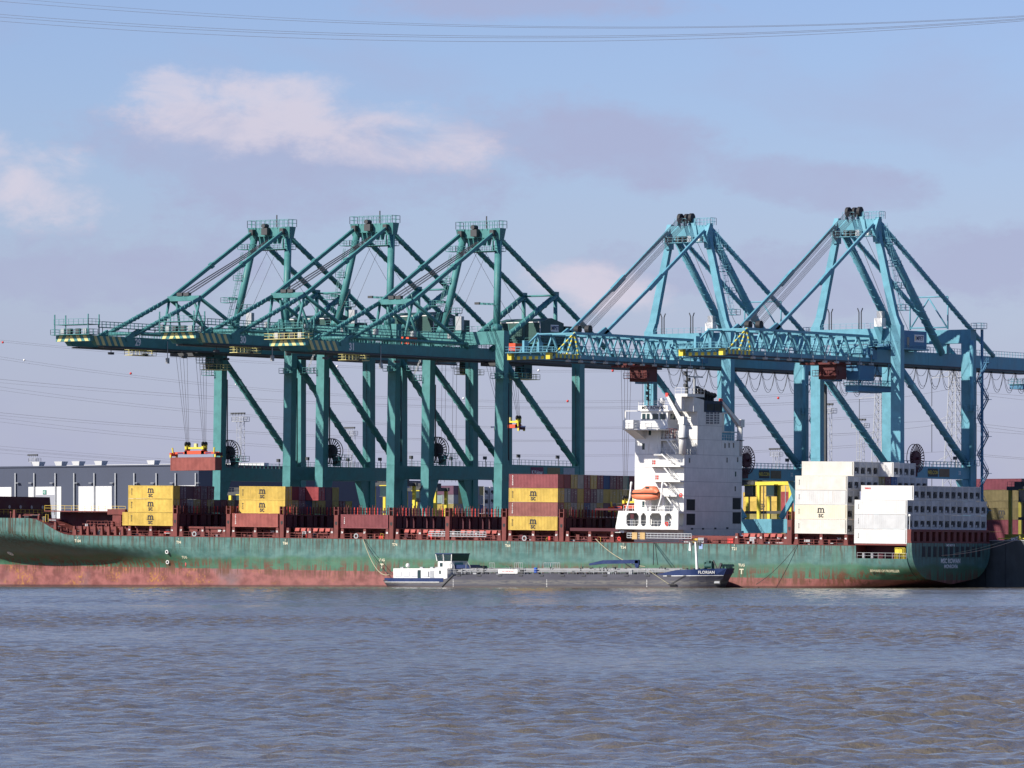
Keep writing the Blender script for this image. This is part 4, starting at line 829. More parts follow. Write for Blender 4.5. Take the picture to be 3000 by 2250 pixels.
MB().box(-92, -77.3, 3.4, 6.2, 11.3, 12.0).build('forward_coaming', M['redoxide'], ship); MB().rail([(-89.5, 3.2, 12), (-77.4, 3.2, 12)], 1.15, 1.0, .08).build('railing', M['redoxide'], ship)
clutter(-110, -92, 26, .3, 4.0, .8, 1.9); clutter(-92, -76, 34, .3, 3.0, .9, 2.1); clutter(-92, -78, 14, 3.6, 6.0, .5, 1.6, lambda x: 12.0)
for k in range(8): o = MB().hexa([(-91.2+k*1.9, .35, DK), (-90.5+k*1.9, .35, DK), (-90.5+k*1.9, 1.1, DK), (-91.2+k*1.9, 1.1, DK)], [(-91.05+k*1.9, .4, 12), (-90.65+k*1.9, .4, 12), (-90.65+k*1.9, 1.0, 12), (-91.05+k*1.9, 1.0, 12)]).build('stanchion', M['redoxide'], ship)
cr_ = MB().box(-83.0, -80.6, 4.0, 6.0, 12.0, 14.6).build('hydraulic_post', M['redoxide'], ship); MB().box(-84.3, -79.4, 3.8, 4.6, 14.6, 15.8).build('winch_housing', M['redoxide'], cr_); MB().beam((-80, 4.2, 14.2), (-76.4, 3.6, 12.6), .3, .4).build('boom_arm', M['redoxide'], cr_)
p, rr = on_hull(-48, 1551); letter('MSC ROWAN', 1.5, M['lwhite'], ship, (p.x, p.y-.12, p.z), rr, .02, 'ship_name')

# ---------------------------------------------------------------- superstructure of the ship
W = M['white']; XF, XA, Y0, Y1 = 52.0, 64.0, 4.7, 27.5
MB().box(XF, XA, Y0, Y1, DK, 28.3).build('accommodation_block', W, ship)
tw = MB().box(XF, 58.3, Y0, Y1, 28.3, 33.35).build('bridge_tower', W, ship)
MB().box(58.3, XA, 9.7, 19.3, 28.3, 37.1).build('engine_casing', W, ship); MB().box(59.5, XA, 19.3, 26.3, 28.3, 31.4).build('upper_deckhouse', W, ship)
for z in (13.0, 16.6, 19.7, 22.7, 25.5, 28.25): MB().box(XF+.05, XA+.03, Y0-.03, Y1+.03, z-.035, z+.035).build('deck_seam', flat('seam_grey', (.32, .31, .32), .6), ship)
for z in (31.4, 34.3): MB().box(58.4, XA+.03, 9.67, 19.33, z-.03, z+.03).build('deck_seam', flat('seam_grey', (.32, .31, .32), .6), ship)
# bridge deck, wings and wheelhouse
MB().box(XF-.2, 60.3, .2, 32.0, 33.15, 33.4).build('bridge_deck', W, ship)
for s_, ya, yb, yc in ((1, 0.0, 4.7, 2.4), (-1, 32.2, 27.5, 29.8)):
    MB().prism([(XF, ya, 33.38), (XF, yb, 31.4), (XF, yb, 33.38)], (2.5, 0, 0)).build('wing_bracket', W, ship)
    MB().box(XF, XF+2.5, min(ya, yc), max(ya, yc), 33.42, 35.2).build('wing_bulwark', W, ship)
MB().rail([(XF+2.5, .3, 33.4), (60.2, .3, 33.4)], 1.15, 1.3, .07).build('railing', W, ship)
MB().box(XF+.3, XF+.5, .2, .4, 35.2, 37.1).box(XF+.3, XF+4, .2, .35, 37.0, 37.15).build('wing_awning_frame', W, ship)
wh = MB().prism([(52.9, 5.0, 33.4), (53.3, 5.0, 37.1), (59.7, 5.0, 37.1), (59.7, 5.0, 33.4)], (0, 22.2, 0)).build('wheelhouse', W, ship)
for a, b in ((53.5, 54.3), (54.6, 55.3), (56.0, 57.4), (57.8, 59.2)):
    w_ = MB().box(a, b, 4.96, 5.0-.002, 35.45, 36.6).build('window', M['glass'], wh); MB().box(a-.1, b+.1, 4.975, 4.998, 35.35, 36.7).build('frame', flat('window_frame', (.5, .5, .48), .5), w_)
for k in range(8): w_ = MB().box(59.701, 59.74, 6.0+k*2.6, 7.9+k*2.6, 35.45, 36.6).build('window', M['glass'], wh)
MB().box(52.6, 60.3, 4.6, 27.8, 37.1, 37.3).build('wheelhouse_roof', W, ship); nb = MB().box(52.6, 59.8, 4.75, 4.9, 37.31, 38.3).build('name_board', W, ship); letter('MSC ROWAN', .95, M['lblack'], nb, (56.4, 4.72, 37.8), FACE_Y, .02, 'ship_name')
MB().rail([(52.7, 4.8, 38.3), (60.2, 4.8, 38.3)], .9, 1.2, .06).build('railing', W, ship)
# top: funnel, frame, exhausts, masts
MB().prism([(60.5, 12.3, 37.12), (XA+.02, 12.3, 37.12), (XA+.02, 12.3, 39.5), (60.5, 12.3, 39.5)], (0, 7.1, 0)).build('funnel', paint('funnel_navy', (.012, .022, .055), .5, .1, .1, rnd=False), ship)
for y in (13.3, 16.2): MB().box(XA+.021, XA+.06, y, y+2.5, 37.5, 38.9).build('funnel_panel', M['black'], ship)
top = MB().prism([(61.2, 8.2, 37.12), (61.2, 12.25, 37.12), (61.2, 12.25, 39.6), (61.2, 8.2, 40.12)], (2.75, 0, 0)).build('casing_top', W, ship)
MB().box(61.0, 62.6, 5.6, 6.8, 37.12, 40.15).build('frame_leg', W, ship); MB().box(61.0, 64.0, 5.6, 12.3, 40.15, 40.75).build('frame_head', W, ship)
MB().rail([(61.0, 5.7, 40.75), (64, 5.7, 40.75), (64, 12.2, 40.75)], 1.2, 1.2, .06).build('railing', W, ship)
for i, (y, z, r, ln, tl) in enumerate(((11.6, 39.2, 1.3, 2.5, .35), (13.9, 39.3, .62, 2.1, .45), (15.2, 39.3, .55, 1.8, .45), (16.4, 39.3, .5, 1.6, .5), (17.5, 39.2, .5, 1.6, .5))):
    MB().path([(62.5, y, z-1), (62.5, y, z+ln*.55), (62.6, y+tl, z+ln*.8), (62.7, y+tl*2.1, z+ln)], r, 14).build('exhaust_pipe', M['black'], ship, True)
mm = MB().beam((62.6, 7.6, 40.7), (62.6, 7.6, 46.0), .55, .55, .2, .2).build('radar_mast', M['dark'], ship)
for z, w in ((42, 1.0), (43.3, 1.4), (44.4, 1.0), (45.2, 1.8)): MB().box(62.5, 62.7, 7.6-w*.7, 7.6+w, z, z+.18).build('yard_arm', M['dark'], mm)
for z, y in ((42.2, 6.9), (43.5, 8.4), (44.6, 7.0)): MB().box(62.3, 62.9, y-.2, y+.2, z, z+.6).build('mast_lamp', M['dark'], mm)
m2 = MB().tube((62.6, 10.6, 40.7), (62.6, 10.6, 44.2), .28).build('scanner_post', M['galv'], ship); MB().box(62.5, 62.7, 8.2, 13.8, 44.2, 44.45).build('radar_scanner', M['galv'], m2)
m3 = MB().beam((53.4, 7.5, 37.3), (53.4, 7.5, 43.4), .35, .35, .12, .12).build('signal_mast', M['dark'], ship)
for z, w in ((39.4, .7), (40.5, .9), (41.6, .6), (42.4, .5)): MB().box(53.3, 53.5, 7.5-w, 7.5+w, z, z+.15).box(53.2, 53.6, 7.5-w*.9, 7.5-w*.5, z+.15, z+.8).build('yard_arm', M['dark'], m3)
rd = MB().lathe([(.2, 0), (.2, 1.0), (.55, 1.05), (.72, 1.4), (.72, 2.1), (.5, 2.5), (.15, 2.65)], (56.9, 7.0, 37.3), 16).build('satellite_dome', W, ship, True)
MB().rail([(60.4, 8.6, 37.1), (64, 8.6, 37.1)], 1.15, 1.2, .06).build('railing', W, ship); MB().rail([(58.4, 4.9, 28.3), (XA-.1, 4.9, 28.3), (XA-.1, 9.6, 28.3)], 1.1, 1.2, .06).build('railing', W, ship); MB().rail([(XA-.1, 19.4, 31.4), (XA-.1, 26.2, 31.4)], 1.15, 1.0, .06).build('railing', W, ship)
# openings and windows on the aft face, louvres
DN = M['navy']
for pa, pb, qa, qb in ((2011, 2036, 1463, 1495), (2011, 2036, 1505, 1538), (2146, 2170, 1459, 1492), (2146, 2170, 1501, 1534)):
    a, b = SX(pa, qb, XA), SX(pb, qa, XA); MB().box(XA-.02, XA+.035, a.y, b.y, a.z, b.z).build('aft_opening', M['black'], ship)
for pa, pb in ((2068, 2089), (2092, 2107)):
    a, b = SX(pa, 1243, XA), SX(pb, 1208, XA); lv = MB().box(XA-.02, XA+.04, a.y, b.y, a.z, b.z).build('louvre', flat('louvre_grey', (.13, .13, .15), .6), ship)
    for i in range(5): z = a.z+(b.z-a.z)*(i+.0)/5; MB().box(XA+.041, XA+.08, a.y, b.y, z, z+.12).build('slat', W, lv)
    MB().box(XA+.041, XA+.082, (a.y+b.y)/2-.1, (a.y+b.y)/2+.1, a.z, b.z).build('mullion', W, lv)
for px, py in ((2124, 1306), (2136, 1305), (2149, 1305), (2020, 1349), (2130, 1348), (2161, 1347), (2155, 1389), (2154, 1432)):
    a = SX(px, py, XA); w_ = MB().box(XA-.02, XA+.03, a.y-.22, a.y+.22, a.z-.5, a.z+.5).build('window', M['glass'], ship)
    MB().box(XA+.0, XA+.2, a.y-.35, a.y+.35, a.z+.55, a.z+.62).build('eyebrow', W, w_)
for px, py in ((2027, 1548), (2059, 1548), (2095, 1547), (2130, 1546)): a = SX(px, py, XA); MB().box(XA, XA+.15, a.y-.3, a.y+.3, a.z-.25, a.z+.1).build('deck_light', M['dark'], ship)
# river-side face: windows, balconies, stairs
for px, py in ((1904, 1266), (1885, 1308)): a = S(px, py, Y0); MB().box(a.x-.3, a.x+.3, Y0-.03, Y0-.001, a.z-.65, a.z+.65).build('window', M['glass'], ship)
a, b = S(1899, 1318, Y0), S(1926, 1300, Y0); MB().box(a.x, b.x, Y0-.05, Y0-.001, a.z, b.z).build('side_hatch', W, ship)
MB().box(58.35, 62.6, 5.2, 5.3, 28.35, 33.1).build('recess_wall', flat('recess_grey', (.55, .54, .53), .6), ship)
bal = [(56.2, 64.2, 26.0), (57.0, 64.2, 22.9), (57.2, 63.4, 19.9)]
for xa, xb, z in bal:
    b_ = MB().box(xa, xb, 2.9, Y0, z-.35, z).build('balcony', W, ship); MB().rail([(xa, 2.95, z), (xb, 2.95, z)], 1.1, 1.2, .06).build('railing', W, b_)
    MB().box(xa+1.0, xa+1.25, 3.0, 3.3, z+.1, z+1.0).box(xa+1.5, xa+1.75, 3.0, 3.3, z+.1, z+1.0).build('fire_box', M['red'], b_)
b_ = MB().box(58.4, 61.6, 3.6, 5.6, 31.0, 31.3).build('balcony', W, ship); MB().rail([(58.4, 3.65, 31.3), (61.6, 3.65, 31.3)], 1.1, 1.0, .06).build('railing', W, b_)
b_ = MB().box(57.4, 59.6, 3.4, Y0, 28.0, 28.35).build('balcony', W, ship); MB().rail([(57.4, 3.45, 28.35), (59.6, 3.45, 28.35)], 1.1, 1.0, .06).build('railing', W, b_)
def ship_stair(xa, za, xb, zb, y=3.2):
    s_ = MB()
    for yy in (y, y+.8): s_.beam((xa, yy, za), (xb, yy, zb), .08, .28); s_.beam((xa, yy, za+1), (xb, yy, zb+1), .06)
    for j in range(9): t = (j+.5)/9; s_.box(xa+(xb-xa)*t-.13, xa+(xb-xa)*t+.13, y, y+.8, za+(zb-za)*t-.02, za+(zb-za)*t+.02)
    s_.build('stair_flight', W, ship)
ship_stair(59.4, 28.3, 62.4, 26.0); ship_stair(59.6, 26, 62.6, 22.9); ship_stair(59.6, 22.9, 62.8, 19.9); ship_stair(60.4, 19.9, 63.4, 16.6); ship_stair(61.4, 16.5, 64.4, 13.4, 1.2); ship_stair(60.6, 31.2, 63.0, 28.4)
# promenade deck with rounded openings
PW = .35
MB().box(50.4, 65.6, .1, Y0, 12.75, 13.4).build('promenade_deck', W, ship); MB().box(51.0, 65.6, .1, Y0, 16.1, 16.5).build('boat_deck', W, ship)
pier = [(51.0, 53.0), (56.0, 56.5), (57.8, 58.7), (61.5, 62.3), (64.0, 65.6)]
for a, b in pier: MB().box(a, b, .12, .12+PW, 13.4, 16.1).build('promenade_pier', W, ship)
for (a0, a), (b, b1) in zip(pier[:-1], pier[1:]):
    MB().prism([(a, .12, 15.5), (a+.5, .12, 16.1), (a, .12, 16.1)], (0, PW, 0)).prism([(b, .12, 15.5), (b, .12, 16.1), (b-.5, .12, 16.1)], (0, PW, 0)).prism([(a, .12, 13.4), (a+.4, .12, 13.4), (a, .12, 13.9)], (0, PW, 0)).prism([(b, .12, 13.4), (b, .12, 13.9), (b-.4, .12, 13.4)], (0, PW, 0)).build('corner_fillet', W, ship)
    MB().rail([(a, .3, 13.4), (b, .3, 13.4)], 1.1, .9, .06).build('railing', W, ship)
MB().prism([(50.4, .15, 13.4), (51.0, .15, 13.4), (51.0, .15, 16.4)], (0, 4.5, 0)).build('deck_wing', W, ship)
MB().rail([(52.2, .3, 16.5), (65.5, .3, 16.5)], 1.1, 1.1, .06).build('railing', W, ship)
for px, py in ((1885, 1477), (1904, 1477), (1952, 1478)): a = S(px, py, Y0); MB().box(a.x-.28, a.x+.28, Y0-.03, Y0-.001, a.z-.6, a.z+.6).build('window', M['glass'], ship)
for x in (52.8, 54.6, 57.6, 62.6): MB().box(x, x+.9, 1.5, 2.3, 13.4, 14.9).build('deck_locker', M['dark'] if x in (54.6,) else W, ship)
for px, py in ((1973, 1450), (1951, 1535), (1812, 1578)): 
    a = S(px, py, 0); MB().ring((a.x, .25 if py != 1450 else 2.85, a.z), (0, 1, 0), .2, .42, .14, 16).build('lifebuoy', M['red'], ship)
for x in (56.9, 60.0): MB().box(x-.3, x+.3, 3.0, Y0, 16.6, 19.6).build('boat_deck_pillar', W, ship)
MB().tube((60.4, 1.0, 17.0), (62.0, 1.0, 17.0), .5, n=14).build('liferaft_canister', W, ship)
for x in (52.6, 60.2):
    MB().path([(x, .6, 16.5), (x+.9, .6, 19.2), (x+.6, 1.4, 21.8), (x+.2, 2.2, 22.4)], .22, 6).build('davit', W, ship)
# a lifeboat hangs in the davits
lbt = thing('lifeboat', 'orange enclosed lifeboat hanging beside the white ship superstructure', 'boat', tuple(MS @ V((53.4, .6, 18.7))), rot=(0, TAU, 0))
def boat(prof, z0): 
    b = MB(); m = 10; vs = []
    for x, w, zl, zh in prof:
        for j in range(m): t = 2*math.pi*j/m; c, s_ = math.cos(t), math.sin(t); vs.append((x, 1.2+w*math.copysign(abs(c)**.7, c), (zl+zh)/2+(zh-zl)/2*math.copysign(abs(s_)**.8, s_)))
    fs = [(i*m+j, i*m+(j+1) % m, (i+1)*m+(j+1) % m, (i+1)*m+j) for i in range(len(prof)-1) for j in range(m)]+[tuple(range(m)), tuple(range((len(prof)-1)*m, len(prof)*m))[::-1]]
    return b.add(vs, fs)
boat([(0, .5, .95, 1.5), (.4, .95, .35, 1.5), (1.4, 1.2, .08, 1.5), (3.4, 1.25, 0, 1.5), (5.2, 1.15, .1, 1.5), (6.2, .8, .35, 1.5), (6.5, .5, .6, 1.5)], 0).build('boat_hull', M['lifeboat'], lbt, True)
boat([(.1, .4, 1.1, 1.9), (.6, .9, 1.1, 2.2), (2.4, 1.1, 1.1, 2.3), (3.0, 1.1, 1.1, 2.7), (3.5, 1.0, 1.1, 3.0), (5.0, 1.0, 1.1, 3.0), (5.6, .95, 1.1, 2.9), (6.3, .6, 1.1, 1.9)], 0).build('canopy', M['lifeboat'], lbt, True)
MB().box(.2, 6.4, -.09, 2.49, 1.42, 1.55).build('rubbing_strake', M['black'], lbt); MB().box(3.7, 4.6, .18, .22, 2.45, 2.8).build('window', M['glass'], lbt)
# provision cranes
def prov(px, z0, z1, y, tipx, tipz, tipy, r=.75):
    c = MB().tube((px, y, z0), (px, y, z1), r, n=16).build('provision_crane', W, ship, True)
    MB().ring((px, y, z1-3.0), (0, 0, 1), r, r+.35, .15, 16).build('slew_ring', M['dark'], c)
    MB().beam((px, y, z1), (tipx, tipy, tipz), .9, 1.0, .5, .5).build('jib', W, c); MB().beam((px, y+.1, z1+.7), (tipx, tipy+.1, tipz+.3), .3, .3).build('jib_ram', M['dark'], c)
    MB().box(px-.7, px+.7, y-.7, y+.7, z1-.2, z1+1.4).build('crane_head', W, c); MB().box(tipx-.3, tipx+.3, tipy-.3, tipy+.3, tipz-.3, tipz+.5).build('jib_tip', M['red'], c)
    return c
a = S(2000, 1237, 4.0); prov(a.x, 28.3, 34.6, 4.0, S(1955, 1158, 4.0).x, S(1955, 1158, 4.0).z, 4.0)
a = SX(2168, 1240, 63.0); prov(63.0, 28.3, 34.5, a.y, 63.0, 39.6, a.y-7.8, .6)
MB().rail([(59.8, 4.2, 31.5), (61.6, 4.2, 31.5), (61.6, 5.6, 31.5)], 2.0, .45, .1).build('crane_rest', M['redoxide'], ship)
MB().box(48.6, 51.8, 1.2, 4.4, 12.0, 12.5).build('forward_ledge', W, ship)
ps = MB().box(38.6, 50.6, 1.0, 28, 12.25, 12.9).build('hatch_cover_stack', M['maroon'], ship); MB().box(41.5, 50.8, 6, 29, 16.6, 17.0).build('pontoon_hatch', M['maroon'], ship)
for y in (7, 18, 28): MB().box(49.6, 50.4, y, y+.5, 12.9, 16.6).build('pontoon_post', M['maroon'], ship)
MB().box(66.0, 78.5, 2.8, 29, DK, 11.6).build('aft_coaming', M['redoxide'], ship); MB().rail([(66, .2, DK), (79, .2, DK)], 1.1, 1.5, .07).build('railing', M['redoxide'], ship)
for k, (x, c_) in enumerate(((66.6, 'galv'), (68.5, 'lyellow'), (70.0, 'galv'), (73.5, 'redoxide'), (75.5, 'redoxide'), (77.0, 'red'))): MB().box(x, x+1.4, .8, 2.2, DK, DK+.8+.2*(k % 3)).build('deck_fitting', M[c_], ship)
# ---------------------------------------------------------------- shipping containers
CL, CW, CH = 12.19, 2.438, 2.896
def dry_body(L_):
    b = MB(); h = L_/2-.1; w = CW/2-.03; z0, z1 = .14, CH-.1; n = int(2*h/.36); st = 2*h/n
    for sy in (-1, 1):
        pts = []
        for i in range(n):
            x = -h+i*st; pts += [(x, w), (x+st*.34, w), (x+st*.5, w-.05), (x+st*.84, w-.05)]
        pts.append((h, w)); vs = []
        for x, y in pts: vs += [(x, sy*y, z0), (x, sy*y, z1)]
        b.add(vs, [((2*i, 2*i+2, 2*i+3, 2*i+1) if sy < 0 else (2*i, 2*i+1, 2*i+3, 2*i+2)) for i in range(len(pts)-1)])
    b.add([(-h, -w, z1), (h, -w, z1), (h, w, z1), (-h, w, z1)], [(0, 1, 2, 3)]); b.add([(-h, -w, z0), (h, -w, z0), (h, w, z0), (-h, w, z0)], [(3, 2, 1, 0)])
    for i in range(7):
        y = -w+i*2*w/7; b.add([(-h-.02, y, z0), (-h-.02, y+.22, z0), (-h-.02, y+.22, z1), (-h-.02, y, z1)], [(3, 2, 1, 0)])
    b.add([(-h, -w, z0), (-h, w, z0), (-h, w, z1), (-h, -w, z1)], [(3, 2, 1, 0)]); return b
def frame_mb(L_):
    b = MB(); h = L_/2; w = CW/2
    for sx in (-1, 1):
        for sy in (-1, 1):
            x, y = sx*(h-.09), sy*(w-.08); b.box(x-.09, x+.09, y-.08, y+.08, 0, CH)
        x = sx*(h-.08); b.box(x-.07, x+.07, -w+.16, w-.16, .01, .15); b.box(x-.07, x+.07, -w+.16, w-.16, CH-.13, CH-.01)
    for sy in (-1, 1): y = sy*(w-.06); b.box(-h+.18, h-.18, y-.055, y+.055, .01, .15); b.box(-h+.18, h-.18, y-.05, y+.05, CH-.1, CH-.01)
    return b
dry40, dry20 = dry_body(CL).mesh('container_body'), dry_body(6.06).mesh('container_body')
fr40, fr20 = frame_mb(CL).mesh('container_frame'), frame_mb(6.06).mesh('container_frame')
leaf = MB().box(-.02, .03, -.5, .5, .16, CH-.14).box(.03, .045, -.44, .44, .3, 1.1).box(.03, .045, -.44, .44, 1.3, 2.55).mesh('door_leaf')
rods = MB()
for y in (-.8, -.32, .32, .8): rods.tube((0, y, .1), (0, y, CH-.08), .03, n=6)
for y in (-.62, .5): rods.box(-.02, .03, y, y+.16, 1.1, 1.2)
rods.box(-.03, .0, -.3, -.1, 2.05, 2.2).box(-.03, .0, .2, .9, 2.2, 2.3).box(-.03, .0, .55, .9, 1.75, 1.95); rods = rods.mesh('locking_rods')
rf_body = MB(); h_, w_ = CL/2-.05, CW/2-.015
rf_body.box(-h_, h_-.3, -w_, w_, .12, CH-.04)
for i in range(24): x = -h_+.3+i*.49; rf_body.box(x, x+.06, -w_-.012, -w_+.001, .2, CH-.1)
rf_body = rf_body.mesh('container_body')
rf_unit = MB().box(-.3, .0, -1.05, 1.05, 1.75, CH-.15).box(-.3, .0, -1.05, -.85, .15, 1.75).box(-.3, .0, .85, 1.05, .15, 1.75).box(-.3, 0, -.85, .85, .15, .45).box(-.3, -.24, -.85, .85, .45, 1.75).mesh('cooling_unit')
fan = MB().ring((-.1, 0, 0), (1, 0, 0), .02, .62, .16, 18).mesh('fan_guard'); ctl = MB().box(-.2, .012, -.32, .32, -.2, .2).mesh('control_panel')
msc = None
def msc_logo():
    global msc
    if msc: return msc
    b = MB()
    for tx, size, dx, dz in (('m', 2.15, 0, .42), ('sc', 1.45, 0, -.68)):
        me = text_mesh(tx, size, .03); o = len(b.v)
        b.add([(v.co.x+dx, -v.co.z, v.co.y+dz) for v in me.vertices], [tuple(p.vertices) for p in me.polygons])
    b.box(-.95, .95, -.016, .01, -.17, -.08); msc = b.mesh('logo'); msc.materials.append(M['lblack']); return msc
def cmat(k):
    C = {'yellow': (.58, .40, .085), 'brick': (.29, .085, .070), 'brown': (.26, .095, .08), 'darkred': (.22, .06, .065), 'red': (.31, .055, .06), 'olive': (.33, .27, .09), 'grey': (.22, .23, .24), 'navy': (.03, .06, .17), 'maroon': (.15, .035, .05), 'purple': (.12, .06, .09), 'teal': (.10, .17, .17), 'blue': (.05, .12, .28), 'white': (.60, .59, .565), 'pale': (.60, .57, .505), 'ash': (.53, .535, .53), 'cream': (.66, .60, .46), 'mint': (.25, .36, .31), 'shaded': (.13, .105, .045)}[k]  # last entry: olive with the shadow beyond the stern put into its colour
    return paint('container_'+k, C, .5, .2 if k not in ('white', 'cream', 'pale', 'ash') else .1, .5 if k not in ('white', 'cream', 'pale', 'ash') else .38, (.11, .06, .035) if k not in ('white', 'cream', 'pale', 'ash') else (.25, .17, .09))
WORDS = {'yellow': 'yellow', 'brick': 'brick red', 'brown': 'brown red', 'darkred': 'dark red', 'red': 'red', 'olive': 'mustard', 'grey': 'grey', 'navy': 'navy blue', 'maroon': 'maroon', 'purple': 'purple brown', 'teal': 'dull teal', 'blue': 'blue', 'white': 'white', 'pale': 'off white', 'ash': 'greyish white', 'cream': 'cream', 'mint': 'pale green', 'shaded': 'drab olive'}
def container(kind, colour, mat4, label, group, logo=False, word=None, doors=True, short=False, mark=None):
    t = thing('shipping_container', label, 'container', group=group); t.matrix_world = mat4
    L_ = 6.06 if short else CL; cm = cmat(colour)
    if kind == 'dry':
        put('container_body', dry20 if short else dry40, t, mat=cm); put('container_frame', fr20 if short else fr40, t, mat=cm)
        if doors:
            for y in (-.56, .56): put('door_leaf', leaf, t, (L_/2-.06, y, 0), mat=cm)
            put('locking_rods', rods, t, (L_/2+.0, 0, 0), mat=M['galv'])
        else: MB().box(L_/2-.1, L_/2-.06, -1.06, 1.06, .15, CH-.13).build('end_wall', cm, t)
    else:
        put('container_body', rf_body, t, mat=cm); put('container_frame', fr40, t, mat=cm)
        r = random.Random(label); u = put('cooling_unit', rf_unit, t, (L_/2-.02, 0, 0), mat=paint('unit_grey', (.46, .46, .45), .55, .25, .5))
        k = r.random(); put('fan_guard', fan, u, (-.02, .08, 1.12 if k < .75 else .95), mat=M['black'])
        put('control_panel', ctl, u, (0, -.4+.5*(k > .5), .75 if k < .6 else 1.45), mat=M['galv' if k < .4 else 'dark'])
        put('vent_cap', ctl, u, (-.03, .45, 2.2), mat=M['dark'])
    if logo: put('logo', msc_logo(), t, (0.0, -CW/2-.012, 1.5))
    if word:
        w = letter('\n'.join(word), .36 if kind == 'dry' else .26, M['lwhite'] if colour not in ('white', 'cream', 'yellow', 'pale', 'ash') else M['dark'], t, (-L_/2+.95, -CW/2-.012, 1.55), FACE_Y, .012, 'lettering')
    if mark: letter(mark, .62, M['lred'], t, (-L_/2+1.6, -CW/2-.012, 2.35), FACE_Y, .02, 'lettering')
    return t
ORD = ['first', 'second', 'third', 'fourth', 'fifth', 'sixth', 'seventh', 'eighth', 'ninth', 'tenth', 'eleventh', 'twelfth', 'thirteenth']
PIT, TIER = 2.5, 2.925
def ship_box(kind, colour, x0, row, tier, z0, phrase, group, ntiers, **k):
    m = MS @ Matrix.Translation((x0+CL/2, CW/2+.03+row*PIT, z0+tier*TIER))
    lvl = 'top' if tier == ntiers-1 else ('bottom' if tier == 0 else ORD[tier])
    what = 'refrigerated container' if kind == 'reefer' else 'container'
    lab = f'{WORDS[colour]} {what}, {lvl} tier, {ORD[row]} row of {phrase}'
    return container(kind, colour, m, lab, group, **k)
rg = random.Random(5)
dark_mix = ['olive', 'grey', 'maroon', 'purple', 'olive', 'purple', 'maroon', 'navy', 'maroon', 'olive']
# bay 1: three tiers
ph, gp = 'the foremost ship stack', 'containers of the foremost stack'
for t_ in range(3):
    for r_ in range(6 if t_ == 2 else 10):
        c_ = 'yellow' if r_ == 0 else rg.choice(dark_mix)
        if t_ == 0 and r_ == 1: c_ = 'yellow'
        ship_box('dry', c_, BAYS[0]-(3.4 if (t_ == 0 and r_ == 1) else 0), r_, t_, 12.28, ph, gp, 3, logo=r_ == 0, word='MSCU' if r_ == 0 else None, doors=rg.random() < .5)
# bay 3
ph, gp = 'the second ship stack', 'containers of the second stack'
ship_box('dry', 'brick', BAYS[2], 0, 0, 12.28, ph, gp, 3, word='TRITON')
for r_ in range(1, 9): ship_box('dry', rg.choice(dark_mix), BAYS[2], r_, 0, 12.28, ph, gp, 3)
for t_ in (1, 2):
    for r_ in range(1, 9 if t_ == 2 else 11):
        if t_ == 2 and r_ == 4: ship_box('dry', 'red', BAYS[2]+3.4, r_, t_, 12.28, ph, gp, 3, word=None); continue
        c_ = 'yellow' if r_ == 1 else rg.choice(dark_mix); ship_box('dry', c_, BAYS[2], r_, t_, 12.28, ph, gp, 3, logo=r_ == 1, word='MSCU' if r_ == 1 else None, doors=rg.random() < .5)
ship_box('dry', 'darkred', BAYS[4], 0, 0, 12.28, 'the lone box amidships', 'lone container amidships', 1, word='TEXU')
# bay 8: four tiers, thirteen rows
ph, gp = 'the stack before the bridge', 'containers of the stack before the bridge'
endc = [['grey', 'olive', 'maroon', 'olive', 'purple', 'grey', 'olive', 'maroon', 'navy', 'olive', 'grey', 'purple'],
        ['purple', 'olive', 'grey', 'olive', 'navy', 'grey', 'olive', 'purple', 'purple', 'olive', 'grey', 'maroon'],
        ['olive', 'grey', 'purple', 'olive', 'maroon', 'purple', 'grey', 'olive', 'olive', 'olive', 'olive', 'navy'],
        ['maroon', 'maroon', 'olive', 'grey', 'maroon', 'olive', 'maroon', 'navy', 'purple', 'maroon', 'teal', 'maroon']]
for t_ in range(4):
    for r_ in range(12):
        c_ = ['yellow', 'brown', 'yellow', 'darkred'][t_] if r_ == 0 else endc[t_][r_]
        ship_box('dry', c_, BAYS[7], r_, t_, 12.3, ph, gp, 4, logo=r_ == 0 and t_ in (0, 2), word={0: 'MSCU', 1: 'TRITON', 2: 'MSCU', 3: 'BEACON'}[t_] if r_ == 0 else None, doors=rg.random() < .7)
# bay 11: reefers
ph, gp = 'the white stack aft of the bridge', 'refrigerated containers of the stack aft of the bridge'
for t_ in range(5):
    for r_ in range(13):
        if t_ == 4 and (r_ == 0 or r_ > 10): continue
        if t_ < 3 and r_ > 1: continue
        if t_ == 3 and 5 <= r_ <= 7:
            ship_box('dry', ['olive', 'maroon', 'blue'][r_-5], BAYS[10], r_, t_, 12.3, ph, gp, 5); continue
        sh = 3.4 if (t_ == 4 and r_ == 5) else 0
        c_ = ['pale', 'cream', 'white', 'pale', 'pale'][t_] if r_ < 2 else rg.choice(['white', 'pale', 'ash'])
        ship_box('reefer', c_, BAYS[10]+sh, r_, t_, 12.3, ph, gp, 5, logo=(r_ == 0 and t_ == 1), word='MSCU' if r_ == 0 else None)
# bay 12: reefers at the stern
ph, gp = 'the white stern stack', 'refrigerated containers of the stern stack'
for t_ in range(4):
    for r_ in range(13):
        if t_ == 0 and r_ > 0: continue
        if t_ == 3 and (r_ == 0 or r_ > 11): continue
        ship_box('reefer', ['white', 'ash', 'white', 'white'][t_] if r_ < 2 else rg.choice(['white', 'pale', 'ash']), 107.37, r_, t_, 10.46, ph, gp, 4, word='TRLU' if r_ == 0 else None, mark='seaco' if (t_ == 3 and r_ == 1) else None)
